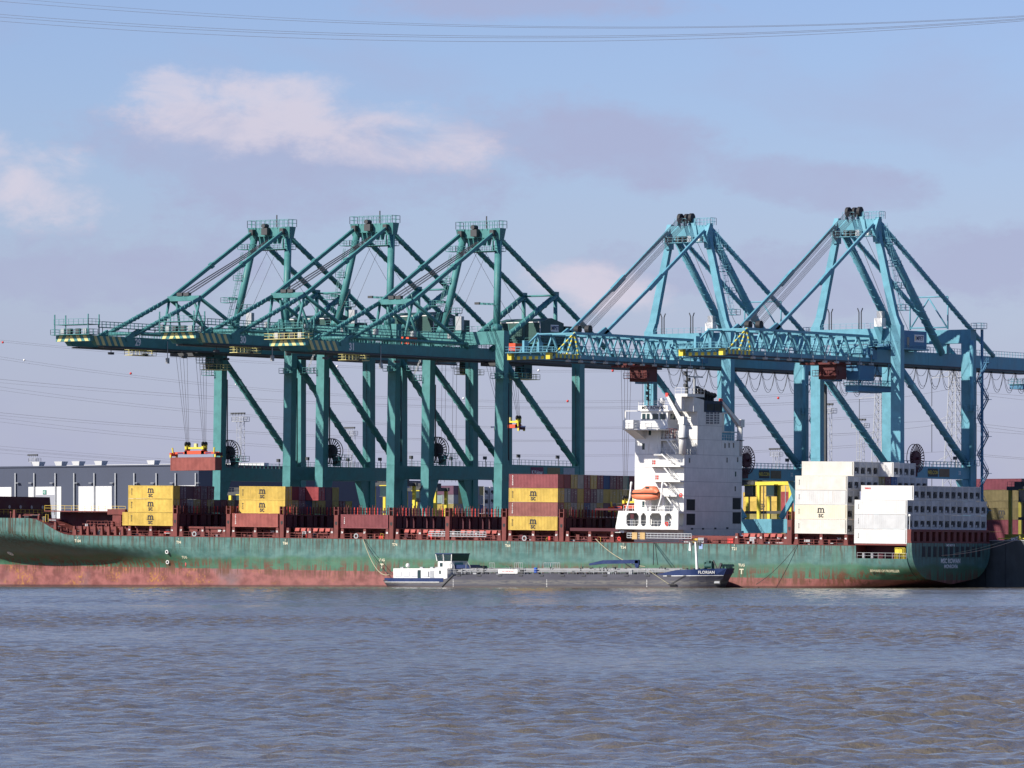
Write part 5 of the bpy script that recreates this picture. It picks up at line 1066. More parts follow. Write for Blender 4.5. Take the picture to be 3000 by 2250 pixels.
# a blue sticker and yellow labels on the top white box
# ---------------------------------------------------------------- spreaders hanging from the cranes, with their ropes
def spreader(X, Y, Z, ln, crane, ty, label, load=None):
    t = thing('spreader', label, 'spreader', (X, Y, Z)); OR = M['orange']; YE = M['yellow']; h = ln/2
    MB().box(-2.6, 2.6, -.75, -.45, .55, 1.3).box(-2.6, 2.6, .45, .75, .55, 1.3).box(-2.6, -1.9, -.75, .75, .55, 1.35).box(1.9, 2.6, -.75, .75, .55, 1.35).build('main_frame', OR, t)
    for s_ in (-1, 1):
        MB().box(min(s_*2.6, s_*h), max(s_*2.6, s_*h), -.62, -.3, .6, 1.05).box(min(s_*2.6, s_*h), max(s_*2.6, s_*h), .3, .62, .6, 1.05).build('telescopic_arm', OR, t)
        e = MB().box(s_*h-.25, s_*h+.25, -1.22, 1.22, .15, .9).build('end_beam', OR if s_ < 0 else M['maroon'], t)
        for y in (-1.1, 1.1): MB().box(s_*h-.18, s_*h+.18, y-.18, y+.18, -.12, .5).build('corner_guide', YE, e)
        MB().beam((s_*h*.92, -.9, .9), (s_*h*.94, -1.0, 2.0), .25).build('flipper', YE, t)
        for y in (-.5, .5): MB().tube((s_*2.3-.12, y, 2.75), (s_*2.3+.12, y, 2.75), .55, n=14).build('sheave', M['black'], t); MB().box(s_*2.3-.25, s_*2.3+.25, y-.25, y+.25, 1.6, 2.6).build('sheave_hanger', YE, t)
    MB().box(-2.2, 2.2, -.35, .35, 1.7, 2.1).build('head_block', YE, t); MB().box(-.35, .35, -.3, .3, 2.1, 2.9).build('cable_basket', M['hazard'], t)
    for s_ in (-2.3, 2.3): MB().box(s_-.3, s_+.3, -.5, .5, 1.3, 1.7).build('twistlock_box', M['maroon'], t)
    MB().box(-4.6, -3.0, -.635, -.622, .68, .95).build('logo_strip', M['navy'], t) ; MB().box(3.0, 4.6, -.635, -.622, .68, .95).build('logo_strip', M['navy'], t)
    c = CR[crane]; zt = (48.2 if crane < 32 else 45.9)-QZ+c.dz
    for sx in (-2.3, 2.3):
        for y in (-.9, -.3, .3, .9):
            MB().tube((X-c.X+sx, Y+y*.55, Z+3.1-QZ), (sx*1.15, ty+y*2.2, zt), .045, n=4).build('hoist_rope', M['rope'], c.root)
    return t
spreader(XC[29], -22.3, 28.42, CL, 29, -24.0, 'orange spreader with yellow head block holding a red-brown container in the air')
container('dry', 'brick', Matrix.Translation((XC[29], -22.3, 25.4)), 'brick red container hanging in the air beneath the orange spreader', 'hanging container', doors=False)
spreader(XC[31], 17.2, 34.2, 6.1, 31, 14.0, 'short orange spreader hanging empty between the legs of crane 31')
spreader(XC[32]-.5, -20.8, 15.9, 11.0, 32, -20.6, 'orange spreader with yellow head block lowered beside the ship bridge')
for k in (-1.5, 1.5):
    MB().tube((k, 34.0, 14), (k, 34.5, 40.8), .045, n=4).tube((k+1, 34.0, 14), (k+1, 34.5, 40.8), .045, n=4).build('hoist_rope', M['rope'], CR[30].root)
# ---------------------------------------------------------------- the tank barge alongside
YB = -49.5; BW = 10.5
def Bp(px, py, dy=0.0): p = at(px, py, YB+dy); return V((p.x-BX0, dy, p.z))
BX0 = at(1118, 1700, YB).x
barge = thing('tank_barge', 'grey river tanker barge with navy bow and white wheelhouse alongside the ship', 'barge', (BX0, YB, 0))
def barge_mat():
    m, b, N, L = nodes('barge_hull_grey'); tcn = N('ShaderNodeTexCoord'); vec = tcn.outputs['Object']; sp = N('ShaderNodeSeparateXYZ'); L(vec, sp.inputs[0]); z = sp.outputs[2]
    n1 = noise(N, L, vec, (.12, .12, .5), 1.0, 6, .6); n2 = noise(N, L, vec, (.5, .5, 3.5), 1.0, 6, .6); st = noise(N, L, vec, (1.4, 1.4, .1), 1.0, 5, .6)
    c = mixc(N, L, ramp(N, L, n1, .3, .7), (.034, .034, .050), (.060, .060, .080)); band = mathn(N, L, 'MULTIPLY', ramp(N, L, z, .45, .9), ramp(N, L, z, 1.75, 1.3))
    c = mixc(N, L, mathn(N, L, 'MULTIPLY', band, ramp(N, L, n2, .35, .62)), c, (.125, .12, .11)); c = mixc(N, L, mathn(N, L, 'MULTIPLY', ramp(N, L, st, .55, .75), .6), c, (.06, .055, .06))
    c = mixc(N, L, mathn(N, L, 'MULTIPLY', ramp(N, L, z, .5, .1), .8), c, (.07, .05, .04)); L(c, b.inputs['Base Color']); b.inputs['Roughness'].default_value = .5; return m
M['bargehull'] = barge_mat()
def bz(x):          # top of the side plating along the barge
    return 2.75
LB = Bp(2143, 1682).x-4.2
bs = []
def bsec(x):
    t = max(0, (x-(LB-9))/9); s_ = max(0, (6-x)/6)
    half = BW/2*(1-.86*t**2.7)*(1-.18*s_**2); rake = 0
    return half
bxs = [0, 1.0, 2.5, 4.5, 6.5, 12, 16, 19, 24, 40, 56, 68, LB-9, LB-7.5, LB-6, LB-4.5, LB-3, LB-1.5, LB-.6]
def topz(x):
    if x < 15.0: return 1.55
    if x < 20.0: return 1.55+1.2*(x-15)/5
    return 2.75
mb = MB(); lev = [-.9, .05, .6, 1.2, 1.9, 2.75]
rows = []
for x in bxs:
    half = bsec(x); r = []
    for k in range(6):
        z = min(lev[k], topz(x)) if k < 5 else topz(x)
        f = 1.0
        if x < 5: f = 1-.30*(1-x/5)*(1-min(1, (z+.9)/2.2))
        if x > LB-9: f = 1-.55*((x-LB+9)/9)**1.6*(1-min(1, (z+.9)/3.6))
        xr = x+(.5*(z-1.2) if x > LB-1 else (-.75*(z-.9)*.6 if x < .5 else 0))
        r.append((xr, half*f, z))
    rows.append(r)
for sgn in (-1, 1):
    o = len(mb.v)
    for r in rows: mb.v += [(x, BW/2+sgn*h, z) for x, h, z in r]
    for i in range(len(rows)-1):
        for k in range(5): q = (o+i*6+k, o+(i+1)*6+k, o+(i+1)*6+k+1, o+i*6+k+1); mb.f.append(q if sgn < 0 else q[::-1]); mb.mi.append(0)
NR = len(rows)*6
for i in (0, len(rows)-1):
    for k in range(5): q = (i*6+k, i*6+k+1, NR+i*6+k+1, NR+i*6+k); mb.f.append(q if i else q[::-1]); mb.mi.append(0)
for i in range(len(rows)-1): mb.f.append((i*6+5, (i+1)*6+5, NR+(i+1)*6+5, NR+i*6+5)); mb.mi.append(0)
mb.build('barge_hull', M['bargehull'], barge)
NV = M['navy']
def side_strip(x0, x1, z0a, z0b, z1a, z1b, off, name, mat, n=8):       # plating that follows the side
    b = MB(); vs = []
    for i in range(n+1):
        t = i/n; x = x0+(x1-x0)*t; h = bsec(x); 
        for z in (z0a+(z0b-z0a)*t, z1a+(z1b-z1a)*t): 
            f = 1.0
            if x < 5: f = 1-.30*(1-x/5)*(1-min(1, (z+.9)/2.2))
            if x > LB-9: f = 1-.55*((x-LB+9)/9)**1.6*(1-min(1, (z+.9)/3.6))
            xr = x+(.5*(z-1.2) if x > LB-1 else 0)
            vs += [(xr, BW/2-h*f-off, z), (xr, BW/2-h*f+.1, z)]
    fs = []
    for i in range(n): a = i*4; fs += [(a, a+4, a+6, a+2), (a+3, a+7, a+5, a+1), (a+2, a+6, a+7, a+3), (a, a+1, a+5, a+4)]
    fs += [(0, 2, 3, 1), (n*4, n*4+1, n*4+3, n*4+2)]
    return b.add(vs, fs).build(name, mat, barge)
side_strip(.1, 15.6, 1.15, 1.15, 1.95, 1.95, .04, 'stern_bulwark', NV, 10); side_strip(.1, 14.6, 1.05, 1.05, 1.17, 1.17, .07, 'rubbing_strip', M['lwhite'], 10)
side_strip(LB-13.5, LB-9, 2.72, 2.45, 2.76, 3.6, .04, 'bow_bulwark', NV, 4); side_strip(LB-9, LB-.65, 2.45, 2.55, 3.6, 3.95, .04, 'bow_bulwark', NV, 10); side_strip(LB-12, LB-.65, 2.36, 2.44, 2.48, 2.58, .07, 'rubbing_strip', M['lwhite'], 12)
hs = bsec(LB-.65); MB().hexa([(LB-.05, BW/2-hs-.03, 2.55), (LB+.07, BW/2-hs-.03, 2.55), (LB+.07, BW/2+hs, 2.55), (LB-.05, BW/2+hs, 2.55)], [(LB+.66, BW/2-hs-.03, 3.95), (LB+.78, BW/2-hs-.03, 3.95), (LB+.78, BW/2+hs, 3.95), (LB+.66, BW/2+hs, 3.95)]).build('stem_plate', NV, barge)
by = lambda x: BW/2-bsec(min(x, LB-.7))-.04
xt = Bp(2070, 1676).x
for _ in range(12): xt = .5*xt+.5*Bp(2070, 1676, by(xt)).x
sl = (by(xt+1.4)-by(xt-1.4))/2.8; y_ = min(by(xt+d)-sl*d for d in (-1.6, -1.2, -.8, -.4, 0, .4, .8, 1.2, 1.6))-.06; letter('FLORIAN', .8, M['lwhite'], barge, (xt, y_, 3.14), (R(90), 0, math.atan(sl)), .022, 'barge_name', 1.05)
# accommodation aft, wheelhouse
a, b = Bp(1145, 1690), Bp(1303, 1670); dh = MB().box(a.x, b.x, .9, BW-.9, 1.5, 3.95).build('aft_cabin', M['white'], barge)
for k in range(5):
    x = a.x+.7+k*2.05
    if k == 3: x += .9
    w = MB().box(x, x+1.35, .86, .898, 2.3, 3.2).build('window', flat('blind_white', (.62, .63, .66), .4), dh); MB().box(x-.08, x+1.43, .88, .899, 2.22, 3.28).build('frame', M['galv'], w)
x = Bp(1221, 1680).x; MB().box(x-.4, x+.4, .85, .898, 1.7, 3.6).build('door', M['glass'], dh); x = Bp(1259, 1680).x; MB().box(x-.5, x+.5, .85, .898, 1.7, 3.5).build('door', M['galv'], dh)
x = Bp(1282, 1676).x; MB().box(x-.2, x+.2, .85, .898, 2.8, 3.5).build('window', M['glass'], dh)
a, b = Bp(1267, 1664), Bp(1304, 1650); wb = MB().box(a.x, b.x+.3, 2.0, 8.0, 3.95, 5.5).build('wheelhouse_base', M['white'], barge)
MB().box(b.x+.301, b.x+.33, 3.0, 6.2, 4.4, 5.2).build('poster', flat('poster_teal', (.10, .30, .33), .6), wb); MB().box(a.x+.5, a.x+1.2, 1.96, 1.998, 4.3, 5.1).build('window', M['glass'], wb)
wt = MB().hexa([(a.x-.1, 1.9, 5.5), (b.x+.3, 1.9, 5.5), (b.x+.3, 8.1, 5.5), (a.x-.1, 8.1, 5.5)], [(a.x-.3, 1.7, 6.9), (b.x+.5, 1.7, 6.9), (b.x+.5, 8.3, 6.9), (a.x-.3, 8.3, 6.9)]).build('wheelhouse', M['glass'], barge)
MB().box(a.x-.4, b.x+.6, 1.6, 8.4, 6.9, 7.1).build('wheelhouse_roof', NV, barge); MB().beam((a.x+1.6, 1.84, 5.5), (a.x+1.55, 1.66, 6.9), .14).build('window_post', M['white'], wt); MB().beam((a.x-.1, 1.88, 5.5), (a.x-.3, 1.68, 6.9), .16).build('window_post', M['white'], wt); MB().beam((b.x+.3, 1.88, 5.5), (b.x+.5, 1.68, 6.9), .16).build('window_post', M['white'], wt)
for k, h in ((.4, 1.9), (.9, .6), (1.6, .5), (3.6, 2.0), (3.9, 2.2)): MB().beam((a.x+k, 2.2, 7.25), (a.x+k, 2.2, 7.25+h), .06).build('aerial', M['galv'], barge)
MB().prism([(b.x+.4, 3, 3.9), (b.x+4.2, 3, 3.9), (b.x+3.6, 3, 4.7), (b.x+.4, 3, 4.7)], (0, BW-6, 0)).build('navy_locker', NV, barge)
x = Bp(1171, 1660).x; MB().lathe([(.15, 0), (.15, .25), (.42, .3), (.45, .75), (.3, 1.0), (.05, 1.08)], (x, 3, 3.95), 14).build('satellite_dome', M['white'], barge, True)
for px in (1153, 1210, 1240, 1255): x = Bp(px, 1660).x; MB().box(x, x+.7, 2.5, 3.3, 3.95, 4.25).build('roof_hatch', M['galv'], barge)
MB().beam((Bp(1153, 1660).x, 2, 3.95), (Bp(1153, 1660).x, 2, 5.6), .06).build('aerial', M['dark'], barge)
# cargo deck: trunk, pipes, valves, walkway
xa, xb = Bp(1320, 1680).x, Bp(1985, 1680).x
MB().box(xa, xb, 2.0, BW-2.0, 2.7, 3.0).build('cargo_trunk', M['bargehull'], barge)
for y, z, r in ((1.1, 3.25, .14), (1.5, 3.5, .16), (2.6, 3.7, .18), (3.6, 3.9, .12)): MB().tube((xa+1, y, z), (xb-1, y, z), r, n=8).build('cargo_pipe', paint('pipe_grey', (.24, .245, .25), .5, .3, .6, (.06, .05, .045)), barge)
rnb = random.Random(3)
MB().rail([(xa-1, .35, 2.75), (xb+3, .35, 2.75)], .95, 2.1, .05).build('railing', M['galv'], barge)
for k in range(95):
    x = xa+1+rnb.random()*(xb-xa-2); y = .8+rnb.random()*3; h = .5+rnb.random()*1.1; r = .1+rnb.random()*.16; kind = rnb.random()
    c_ = M['galv'] if rnb.random() < .5 else M['dark']
    if kind < .55: o = MB().tube((x, y, 2.75), (x, y, 2.75+h), r*.6, n=8).build('valve', c_, barge); MB().ring((x, y, 2.75+h), (0, 0, 1), .03, r*1.5, .06, 10).build('handwheel', M['dark'], o)
    elif kind < .85: MB().box(x-r*2, x+r*2, y-r, y+r, 2.75, 2.75+h*.7).build('deck_box', c_, barge)
    else: MB().path([(x, y, 2.75), (x, y, 3.2+h*.6), (x+.5, y, 3.4+h*.6), (x+1.0, y, 3.2)], .12, 6).build('pipe_bend', c_, barge)
for k in range(11): x = xa+2+k*(xb-xa-4)/10; MB().box(x-.5, x+.5, -.12, .2, 2.38, 2.6).build('fender_bracket', M['dark'], barge)
for px in (1308, 1312, 1358): x = Bp(px, 1670).x; MB().path([(x, .8, 2.75), (x+.1, .8, 4.9), (x+.5, .8, 5.2), (x+1.1, .8, 4.4), (x+1.3, .8, 2.8)], .07, 5).build('ladder_hoop', M['galv'], barge)
for px, w in ((1484, 2.0), (1590, 2.2), (1410, 1.3), (1570, 1.6)):
    x = Bp(px, 1665).x; mbv = MB(); mbv.rail([(x, 3.0, 3.0), (x+w, 3.0, 3.0)], 2.1, .5, .06).build('access_frame', M['galv'], barge)
a, b = Bp(1458, 1677), Bp(1514, 1669); MB().box(a.x, b.x, .25, .3, 2.9, 3.75).build('warning_banner', M['lwhite'], barge); letter('NO SMOKING', .5, M['lred'], barge, ((a.x+b.x)/2, .235, 3.32), FACE_Y, .0, 'banner_text', .95)
x = Bp(1562, 1670).x; MB().lathe([(.38, 0), (.4, .1), (.36, .35), (.4, .5), (.36, .8), (.4, 1.0), (.38, 1.1)], (x, 1.0, 3.0), 14).build('blue_drum', flat('drum_blue', (.02, .10, .5), .4), barge, True)
# hose crane, bow mast, anchor, flag
a, b = Bp(1720, 1655, 3), Bp(1864, 1650, 3); hc = MB().tube((b.x-.4, 4, 2.9), (b.x-.4, 4, 5.0), .35, n=12).build('hose_crane', NV, barge); MB().beam((a.x, 4, 4.75), (b.x-8.6, 4, 5.25), .5, .4, .6, .7).beam((b.x-8.6, 4, 5.25), (b.x, 4, 5.35), .6, .75, .6, .75).build('jib', NV, hc); MB().box(b.x-.8, b.x+.1, 3.7, 4.3, 4.3, 5.6).build('crane_head', NV, hc)
x = Bp(2026, 1660, 3).x; ms = MB().beam((x, 5.2, 3), (x-.4, 5.2, 9.4), .45, .45, .32, .32).build('bow_mast', M['white'], barge); MB().box(x-2.1, x+1.3, 5.0, 5.4, 9.35, 9.55).build('mast_yard', M['dark'], ms)
for dx in (-1.2, .2, .7): MB().box(x+dx-.2, x+dx+.2, 5.0, 5.4, 8.6, 9.3).build('mast_lamp', M['dark'], ms)
MB().prism([(x-2.1, 5.2, 7.6), (x-1.6, 5.25, 7.5), (x-1.7, 5.2, 9.2), (x-1.9, 5.2, 9.3)], (0, .12, 0)).build('white_pennant', M['lwhite'], ms); MB().box(x+.4, x+1.25, 5.2, 5.23, 7.9, 8.9).build('blue_flag', flat('flag_blue', (.25, .35, .6), .7), ms)
for px in (1996, 2016, 2030, 2044): x2 = Bp(px, 1668).x; MB().tube((x2, 2.2, 2.7), (x2, 2.2, 4.0), .28, n=10).build('bow_bollard', M['dark'], barge)
x = Bp(2066, 1650, 3).x; aw = MB().tube((x-.5, 4.0, 4.5), (x+1.1, 4.0, 4.5), .55, n=14).box(x-.6, x-.45, 3.5, 4.6, 2.8, 5.2).box(x+1.05, x+1.2, 3.5, 4.6, 2.8, 5.4).box(x-.2, x+.5, 3.7, 4.4, 4.9, 5.5).build('anchor_winch', paint('winch_green', (.03, .09, .08), .6, .1, .2), barge); MB().beam((x+1.3, 4, 5.6), (x+2.3, 4, 3.6), .2).beam((x+2.6, 4, 3.5), (x+3.2, 4, 5.0), .45).build('chain_stopper', M['dark'], aw)
x = LB-1.2; an = MB().box(x-.9, x+.9, BW/2-bsec(x)-.02, BW/2-bsec(x)+.3, .75, 1.55).build('anchor_pocket', M['black'], barge); MB().box(x-.7, x+.7, BW/2-bsec(x)-.06, BW/2-bsec(x), .95, 1.35).build('anchor', M['galv'], an)
for px in (1328, 1602, 1895): x = Bp(px, 1710).x; [MB().box(x-.07, x+.07, -.04, .002, .2+k*.32, .36+k*.32).build('draught_mark', M['lwhite'], barge) for k in range(5)]
MB().beam((Bp(1294, 1717).x, -.1, .15), (Bp(1328, 1683).x, -.1, 2.6), .22).build('boarding_ladder', M['dark'], barge)
# ropes between barge and ship, stern lines to the quay
def rope(name, label, pts, r=.07, mat=None, group=None, sag=0.6):
    p, q = V(pts[0]), V(pts[1]); out = [p.lerp(q, i/12)-V((0, 0, sag*4*(i/12)*(1-i/12))) for i in range(13)]
    return tag(MB().path(out, r, 5).build(name, mat or flat('hemp_rope', (.36, .33, .22), .8)), label, 'rope', group)
a = at(1064, 1580, YS-.1); b = at(1140, 1683, YB+3); rope('mooring_rope', 'pale rope from the ship deck down to the barge stern', (a, b), .08, sag=2.4); rope('mooring_rope', 'dark slack rope beside the pale one above the barge stern', (a+V((.3, 0, 0)), b+V((.8, 0, 0))), .06, flat('dark_rope', (.05, .05, .045), .8), sag=1.6)
a = at(1745, 1579, YS-.1); b = at(1890, 1660, YB+3); rope('mooring_rope', 'pale rope running from a ship fairlead to the middle of the barge', (a, b), .08, sag=1.2)
a = at(1915, 1590, YS-.2); rope('bunker_hose', 'black hose hanging down the green hull to the barge deck', (a, at(1914, 1655, YB+4)), .09, M['black'], sag=0); rope('bunker_hose', 'second black hose slanting down the green hull to the barge', (at(1919, 1590, YS-.2), at(1927, 1655, YB+4)), .07, M['black'], sag=0)
a = at(1901, 1672, YB-.1); b = at(1962, 1713, YB-.2); rope('fender_rope', 'thin rope slanting down the barge side to a fender', (a, b), .06, sag=0); rope('fender_rope', 'thin rope slanting from the fender up to the barge bow', (b, at(2008, 1684, YB-.1)), .06, M['black'], sag=0)
tag(MB().box(b.x-.2, b.x+1.6, b.y-.3, b.y+.0, b.z-.1, b.z+.15).build('fender_log', M['black']), 'black fender floating against the barge side near its bow', 'fender')
a = MS @ V((120.7, 14, 8.6)); b = V((bx, QY+.75, QZ+.9)); rope('mooring_rope', 'upper pale stern rope from the transom to the quay bollard', (a+V((0, 3, 0)), b+V((1.0, 0, .5))), .045, sag=.35); rope('mooring_rope', 'lower pale stern rope from the transom to the quay bollard', (a-V((0, 2, .4)), b+V((1.0, 0, -.1))), .05, flat('peach_rope', (.5, .36, .26), .8), sag=.7)
rope('mooring_rope', 'dark rope slanting down the green hull toward the water aft of the bridge', (at(2337, 1594, YS-.1), at(2215, 1712, YS-3)), .06, flat('dark_rope', (.05, .05, .045), .8), sag=.8)
# ---------------------------------------------------------------- sheds behind the quay
def cladding(name, c):
    m, b, N, L = nodes(name); tcn = N('ShaderNodeTexCoord'); vec = tcn.outputs['Object']; n1 = noise(N, L, vec, (.06, .06, .06), 1.0, 5, .6); n2 = noise(N, L, vec, (.7, .7, .05), 1.0, 5, .6)
    cc = mixc(N, L, ramp(N, L, n1, .3, .7), tuple(q*.88 for q in c), c); L(mixc(N, L, mathn(N, L, 'MULTIPLY', ramp(N, L, n2, .5, .8), .3), cc, tuple(q*.6 for q in c)), b.inputs['Base Color']); b.inputs['Roughness'].default_value = .55; return m
GREY, PALE = cladding('shed_grey', (.042, .053, .088)), cladding('shed_white', (.68, .68, .66))
YW = 120.0; wl = at(-70, 1400, YW).x; wr = at(582, 1400, YW).x; wt_ = at(300, 1367, YW).z
wh_ = thing('warehouse', 'long dark grey warehouse with white door bays and roof ventilators', 'warehouse', (wl, YW, QZ)); W_ = wr-wl; HW = wt_-QZ
MB().box(0, W_, 0, 70, 0, HW).build('wall', GREY, wh_); MB().box(-.4, W_+.4, -.25, 70.2, HW+.003, HW+.35).build('roof', GREY, wh_)
MB().box(at(196, 1365, YW+30).x-wl, W_-1, 29, 31, HW+.35, HW+1.1).build('ridge_light', PALE, wh_)
dt = at(130, 1426, YW).z-QZ
for a, b in ((-45, 34), (84, 180), (231, 328), (378, 476), (524, 578)):
    xa, xb = at(a, 1430, YW).x-wl, at(b, 1430, YW).x-wl; d = MB().box(xa, xb, -.12, -.003, 0, dt).build('door_bay', PALE, wh_)
    n = 8
    for k in range(1, n): x = xa+(xb-xa)*k/n; MB().box(x-.03, x+.03, -.15, -.121, 0, dt).build('panel_rib', PALE, d)
    if a == 84:
        xc, xd = at(106, 1450, YW).x-wl, at(160, 1450, YW).x-wl; MB().box(xc, xd, -.16, -.122, 0, at(120, 1450, YW).z-QZ).build('roller_door', cladding('roller_grey', (.30, .31, .34)), d)
        sx, sz = at(132, 1442, YW).x-wl, at(132, 1442, YW).z-QZ; s_ = MB().box(sx-.55, sx+.55, -.25, -.17, sz-.55, sz+.55).build('bay_sign', flat('sign_green', (.04, .2, .14), .6), d); letter('C', .8, M['lwhite'], s_, (sx, -.26, sz), FACE_Y, .02)
for px in (47, 102, 164, 219, 278, 340, 395, 460, 516, 575):
    p = at(px, 1386, YW); o = MB().box(p.x-wl-.16, p.x-wl+.16, -.42, -.16, 0, p.z-QZ).build('downpipe', M['galv'], wh_)
    q = at(px+(8 if px % 2 else -8), 1416, YW); MB().box(q.x-wl-.5, q.x-wl+.5, -.9, -.2, q.z-QZ, q.z-QZ+.15).build('wall_lamp', M['galv'], o)
for px in (113, 179, 230, 296, 450):
    p = at(px, 1366, YW+4); MB().hexa([(p.x-wl-.9, 3, HW+.36), (p.x-wl+.9, 3, HW+.36), (p.x-wl+.9, 5, HW+.36), (p.x-wl-.9, 5, HW+.36)], [(p.x-wl-1.25, 2.7, HW+1.5), (p.x-wl+1.25, 2.7, HW+1.5), (p.x-wl+1.25, 5.3, HW+1.5), (p.x-wl-1.25, 5.3, HW+1.5)]).build('roof_ventilator', PALE, wh_)
YB2 = 210.0; a, b, c_ = at(570, 1380, YB2), at(773, 1380, YB2), at(1003, 1408, YB2)
s2 = thing('white_shed', 'white walled shed with a navy fascia seen between the crane legs', 'shed', (a.x, YB2, QZ)); hz = at(600, 1389, YB2).z-QZ
MB().box(0, b.x-a.x, 0, 40, 0, hz).build('wall', PALE, s2); MB().box(-.2, b.x-a.x+.2, -.3, 40, hz+.003, hz+1.0).build('fascia', M['navy'], s2)
s3 = thing('grey_shed', 'blue grey shed beyond the white one, seen under the portal beams', 'shed', (b.x+.3, YB2, QZ)); MB().box(0, c_.x-b.x, 1, 40, 0, at(900, 1409, YB2).z-QZ).build('wall', cladding('shed_bluegrey', (.19, .20, .28)), s3); MB().box(-.05, c_.x-b.x+.2, .8, 40.2, at(900, 1409, YB2).z-QZ+.003, at(900, 1409, YB2).z-QZ+.35).build('roof', GREY, s3)
# ---------------------------------------------------------------- stacks in the yard
plain40 = None
def yard_stack(px, ytop, Y, cols, phrase, group, base=1, short=False, logos=()):
    """cols: list of colours from the top down; boxes below them stand hidden behind the ship"""
    p = at(px, ytop, Y); hh = 2.6; L_ = 6.06 if short else CL; n = max(1, round((p.z-QZ)/hh)); x0 = p.x+L_/2; zt = QZ+n*hh
    for i in range(n):
        z = zt-(i+1)*hh; col_ = cols[i] if i < len(cols) else rg.choice(dark_mix); m = Matrix.Translation((x0, Y+CW/2, z)) @ Matrix.Diagonal((1, 1, hh/CH*.995, 1))
        lvl = 'topmost' if i == 0 else ORD[i]+' from top'
        if i < len(cols):
            container('reefer' if col_ == 'R' else 'dry', 'white' if col_ == 'R' else col_, m, f'{WORDS["white" if col_ == "R" else col_]} yard container {phrase}, {lvl}', group, logo=i in logos, short=short and col_ != 'R', doors=rg.random() < .6)
        else:
            o = put('shipping_container', dry20 if short else dry40, None, mat=cmat(col_)); o.matrix_world = m; tag(o, f'{WORDS[col_]} yard container {phrase}, {lvl}', 'container', group)
G2 = 'containers stacked in the yard'
YD = 330.0
yard_stack(985, 1424, YD, ['yellow', 'navy', 'navy'], 'behind the inner leg of crane 29', G2)
yard_stack(1034, 1430, YD, ['white', 'white'], 'between the legs of cranes 29 and 30', G2)
yard_stack(1088, 1430, YD-12, ['white', 'white'], 'beside a straddle carrier under crane 30', G2)
yard_stack(1192, 1443, YD, ['mint', 'yellow', 'yellow'], 'inside the straddle carrier legs', G2)
for k in range(7): yard_stack(1277+k*12.5, 1430, YD+k*2.6, [['purple', 'grey', 'olive'], ['olive', 'olive', 'grey'], ['maroon', 'purple', 'olive'], ['olive', 'grey', 'grey'], ['grey', 'navy', 'purple'], ['grey', 'grey', 'olive'], ['olive', 'grey', 'navy']][k], ['behind crane 31, first column', 'behind crane 31, second column', 'behind crane 31, third column', 'behind crane 31, fourth column', 'behind crane 31, fifth column', 'behind crane 31, sixth column', 'behind crane 31, seventh column'][k], G2, short=True)
for k in range(4): yard_stack(1316+k*17.5, 1431, YD+25+k*2.6, ['R', 'R', 'R'], ['in the refrigerated block, first column', 'in the refrigerated block, second column', 'in the refrigerated block, third column', 'in the refrigerated block, fourth column'][k], G2)
yard_stack(2177, 1448, YD, ['yellow', 'yellow', 'olive'], 'just aft of the white bridge', G2, logos=(1,))
yard_stack(2214, 1422, YD+20, ['yellow', 'yellow', 'olive', 'olive'], 'behind the yellow straddle carrier', G2, logos=(1,))
yard_stack(2262, 1419, YD+40, ['yellow', 'yellow', 'yellow', 'olive'], 'between the straddle carrier and the red pair', G2, logos=(1, 2))
yard_stack(2288, 1427, YD-5, ['red', 'red', 'maroon', 'maroon'], 'against the inner leg of crane 32', G2)
yard_stack(2180, 1397, YD+60, ['white', 'grey'], 'far behind the bridge', G2)
yard_stack(2858, 1419, 150, ['maroon', 'shaded', 'shaded', 'shaded'], 'high behind the ship stern', G2)
yard_stack(2925, 1419, 153, ['shaded', 'shaded', 'shaded', 'shaded'], 'beyond the ship stern near the frame edge', G2)
yard_stack(2862, 1475, 62, ['shaded', 'maroon', 'maroon'], 'on the quay just past the ship stern', G2, logos=(0,))
yard_stack(2936, 1512, 66, ['yellow', 'brick'], 'beside the straddle carrier past the ship stern', G2, short=True)
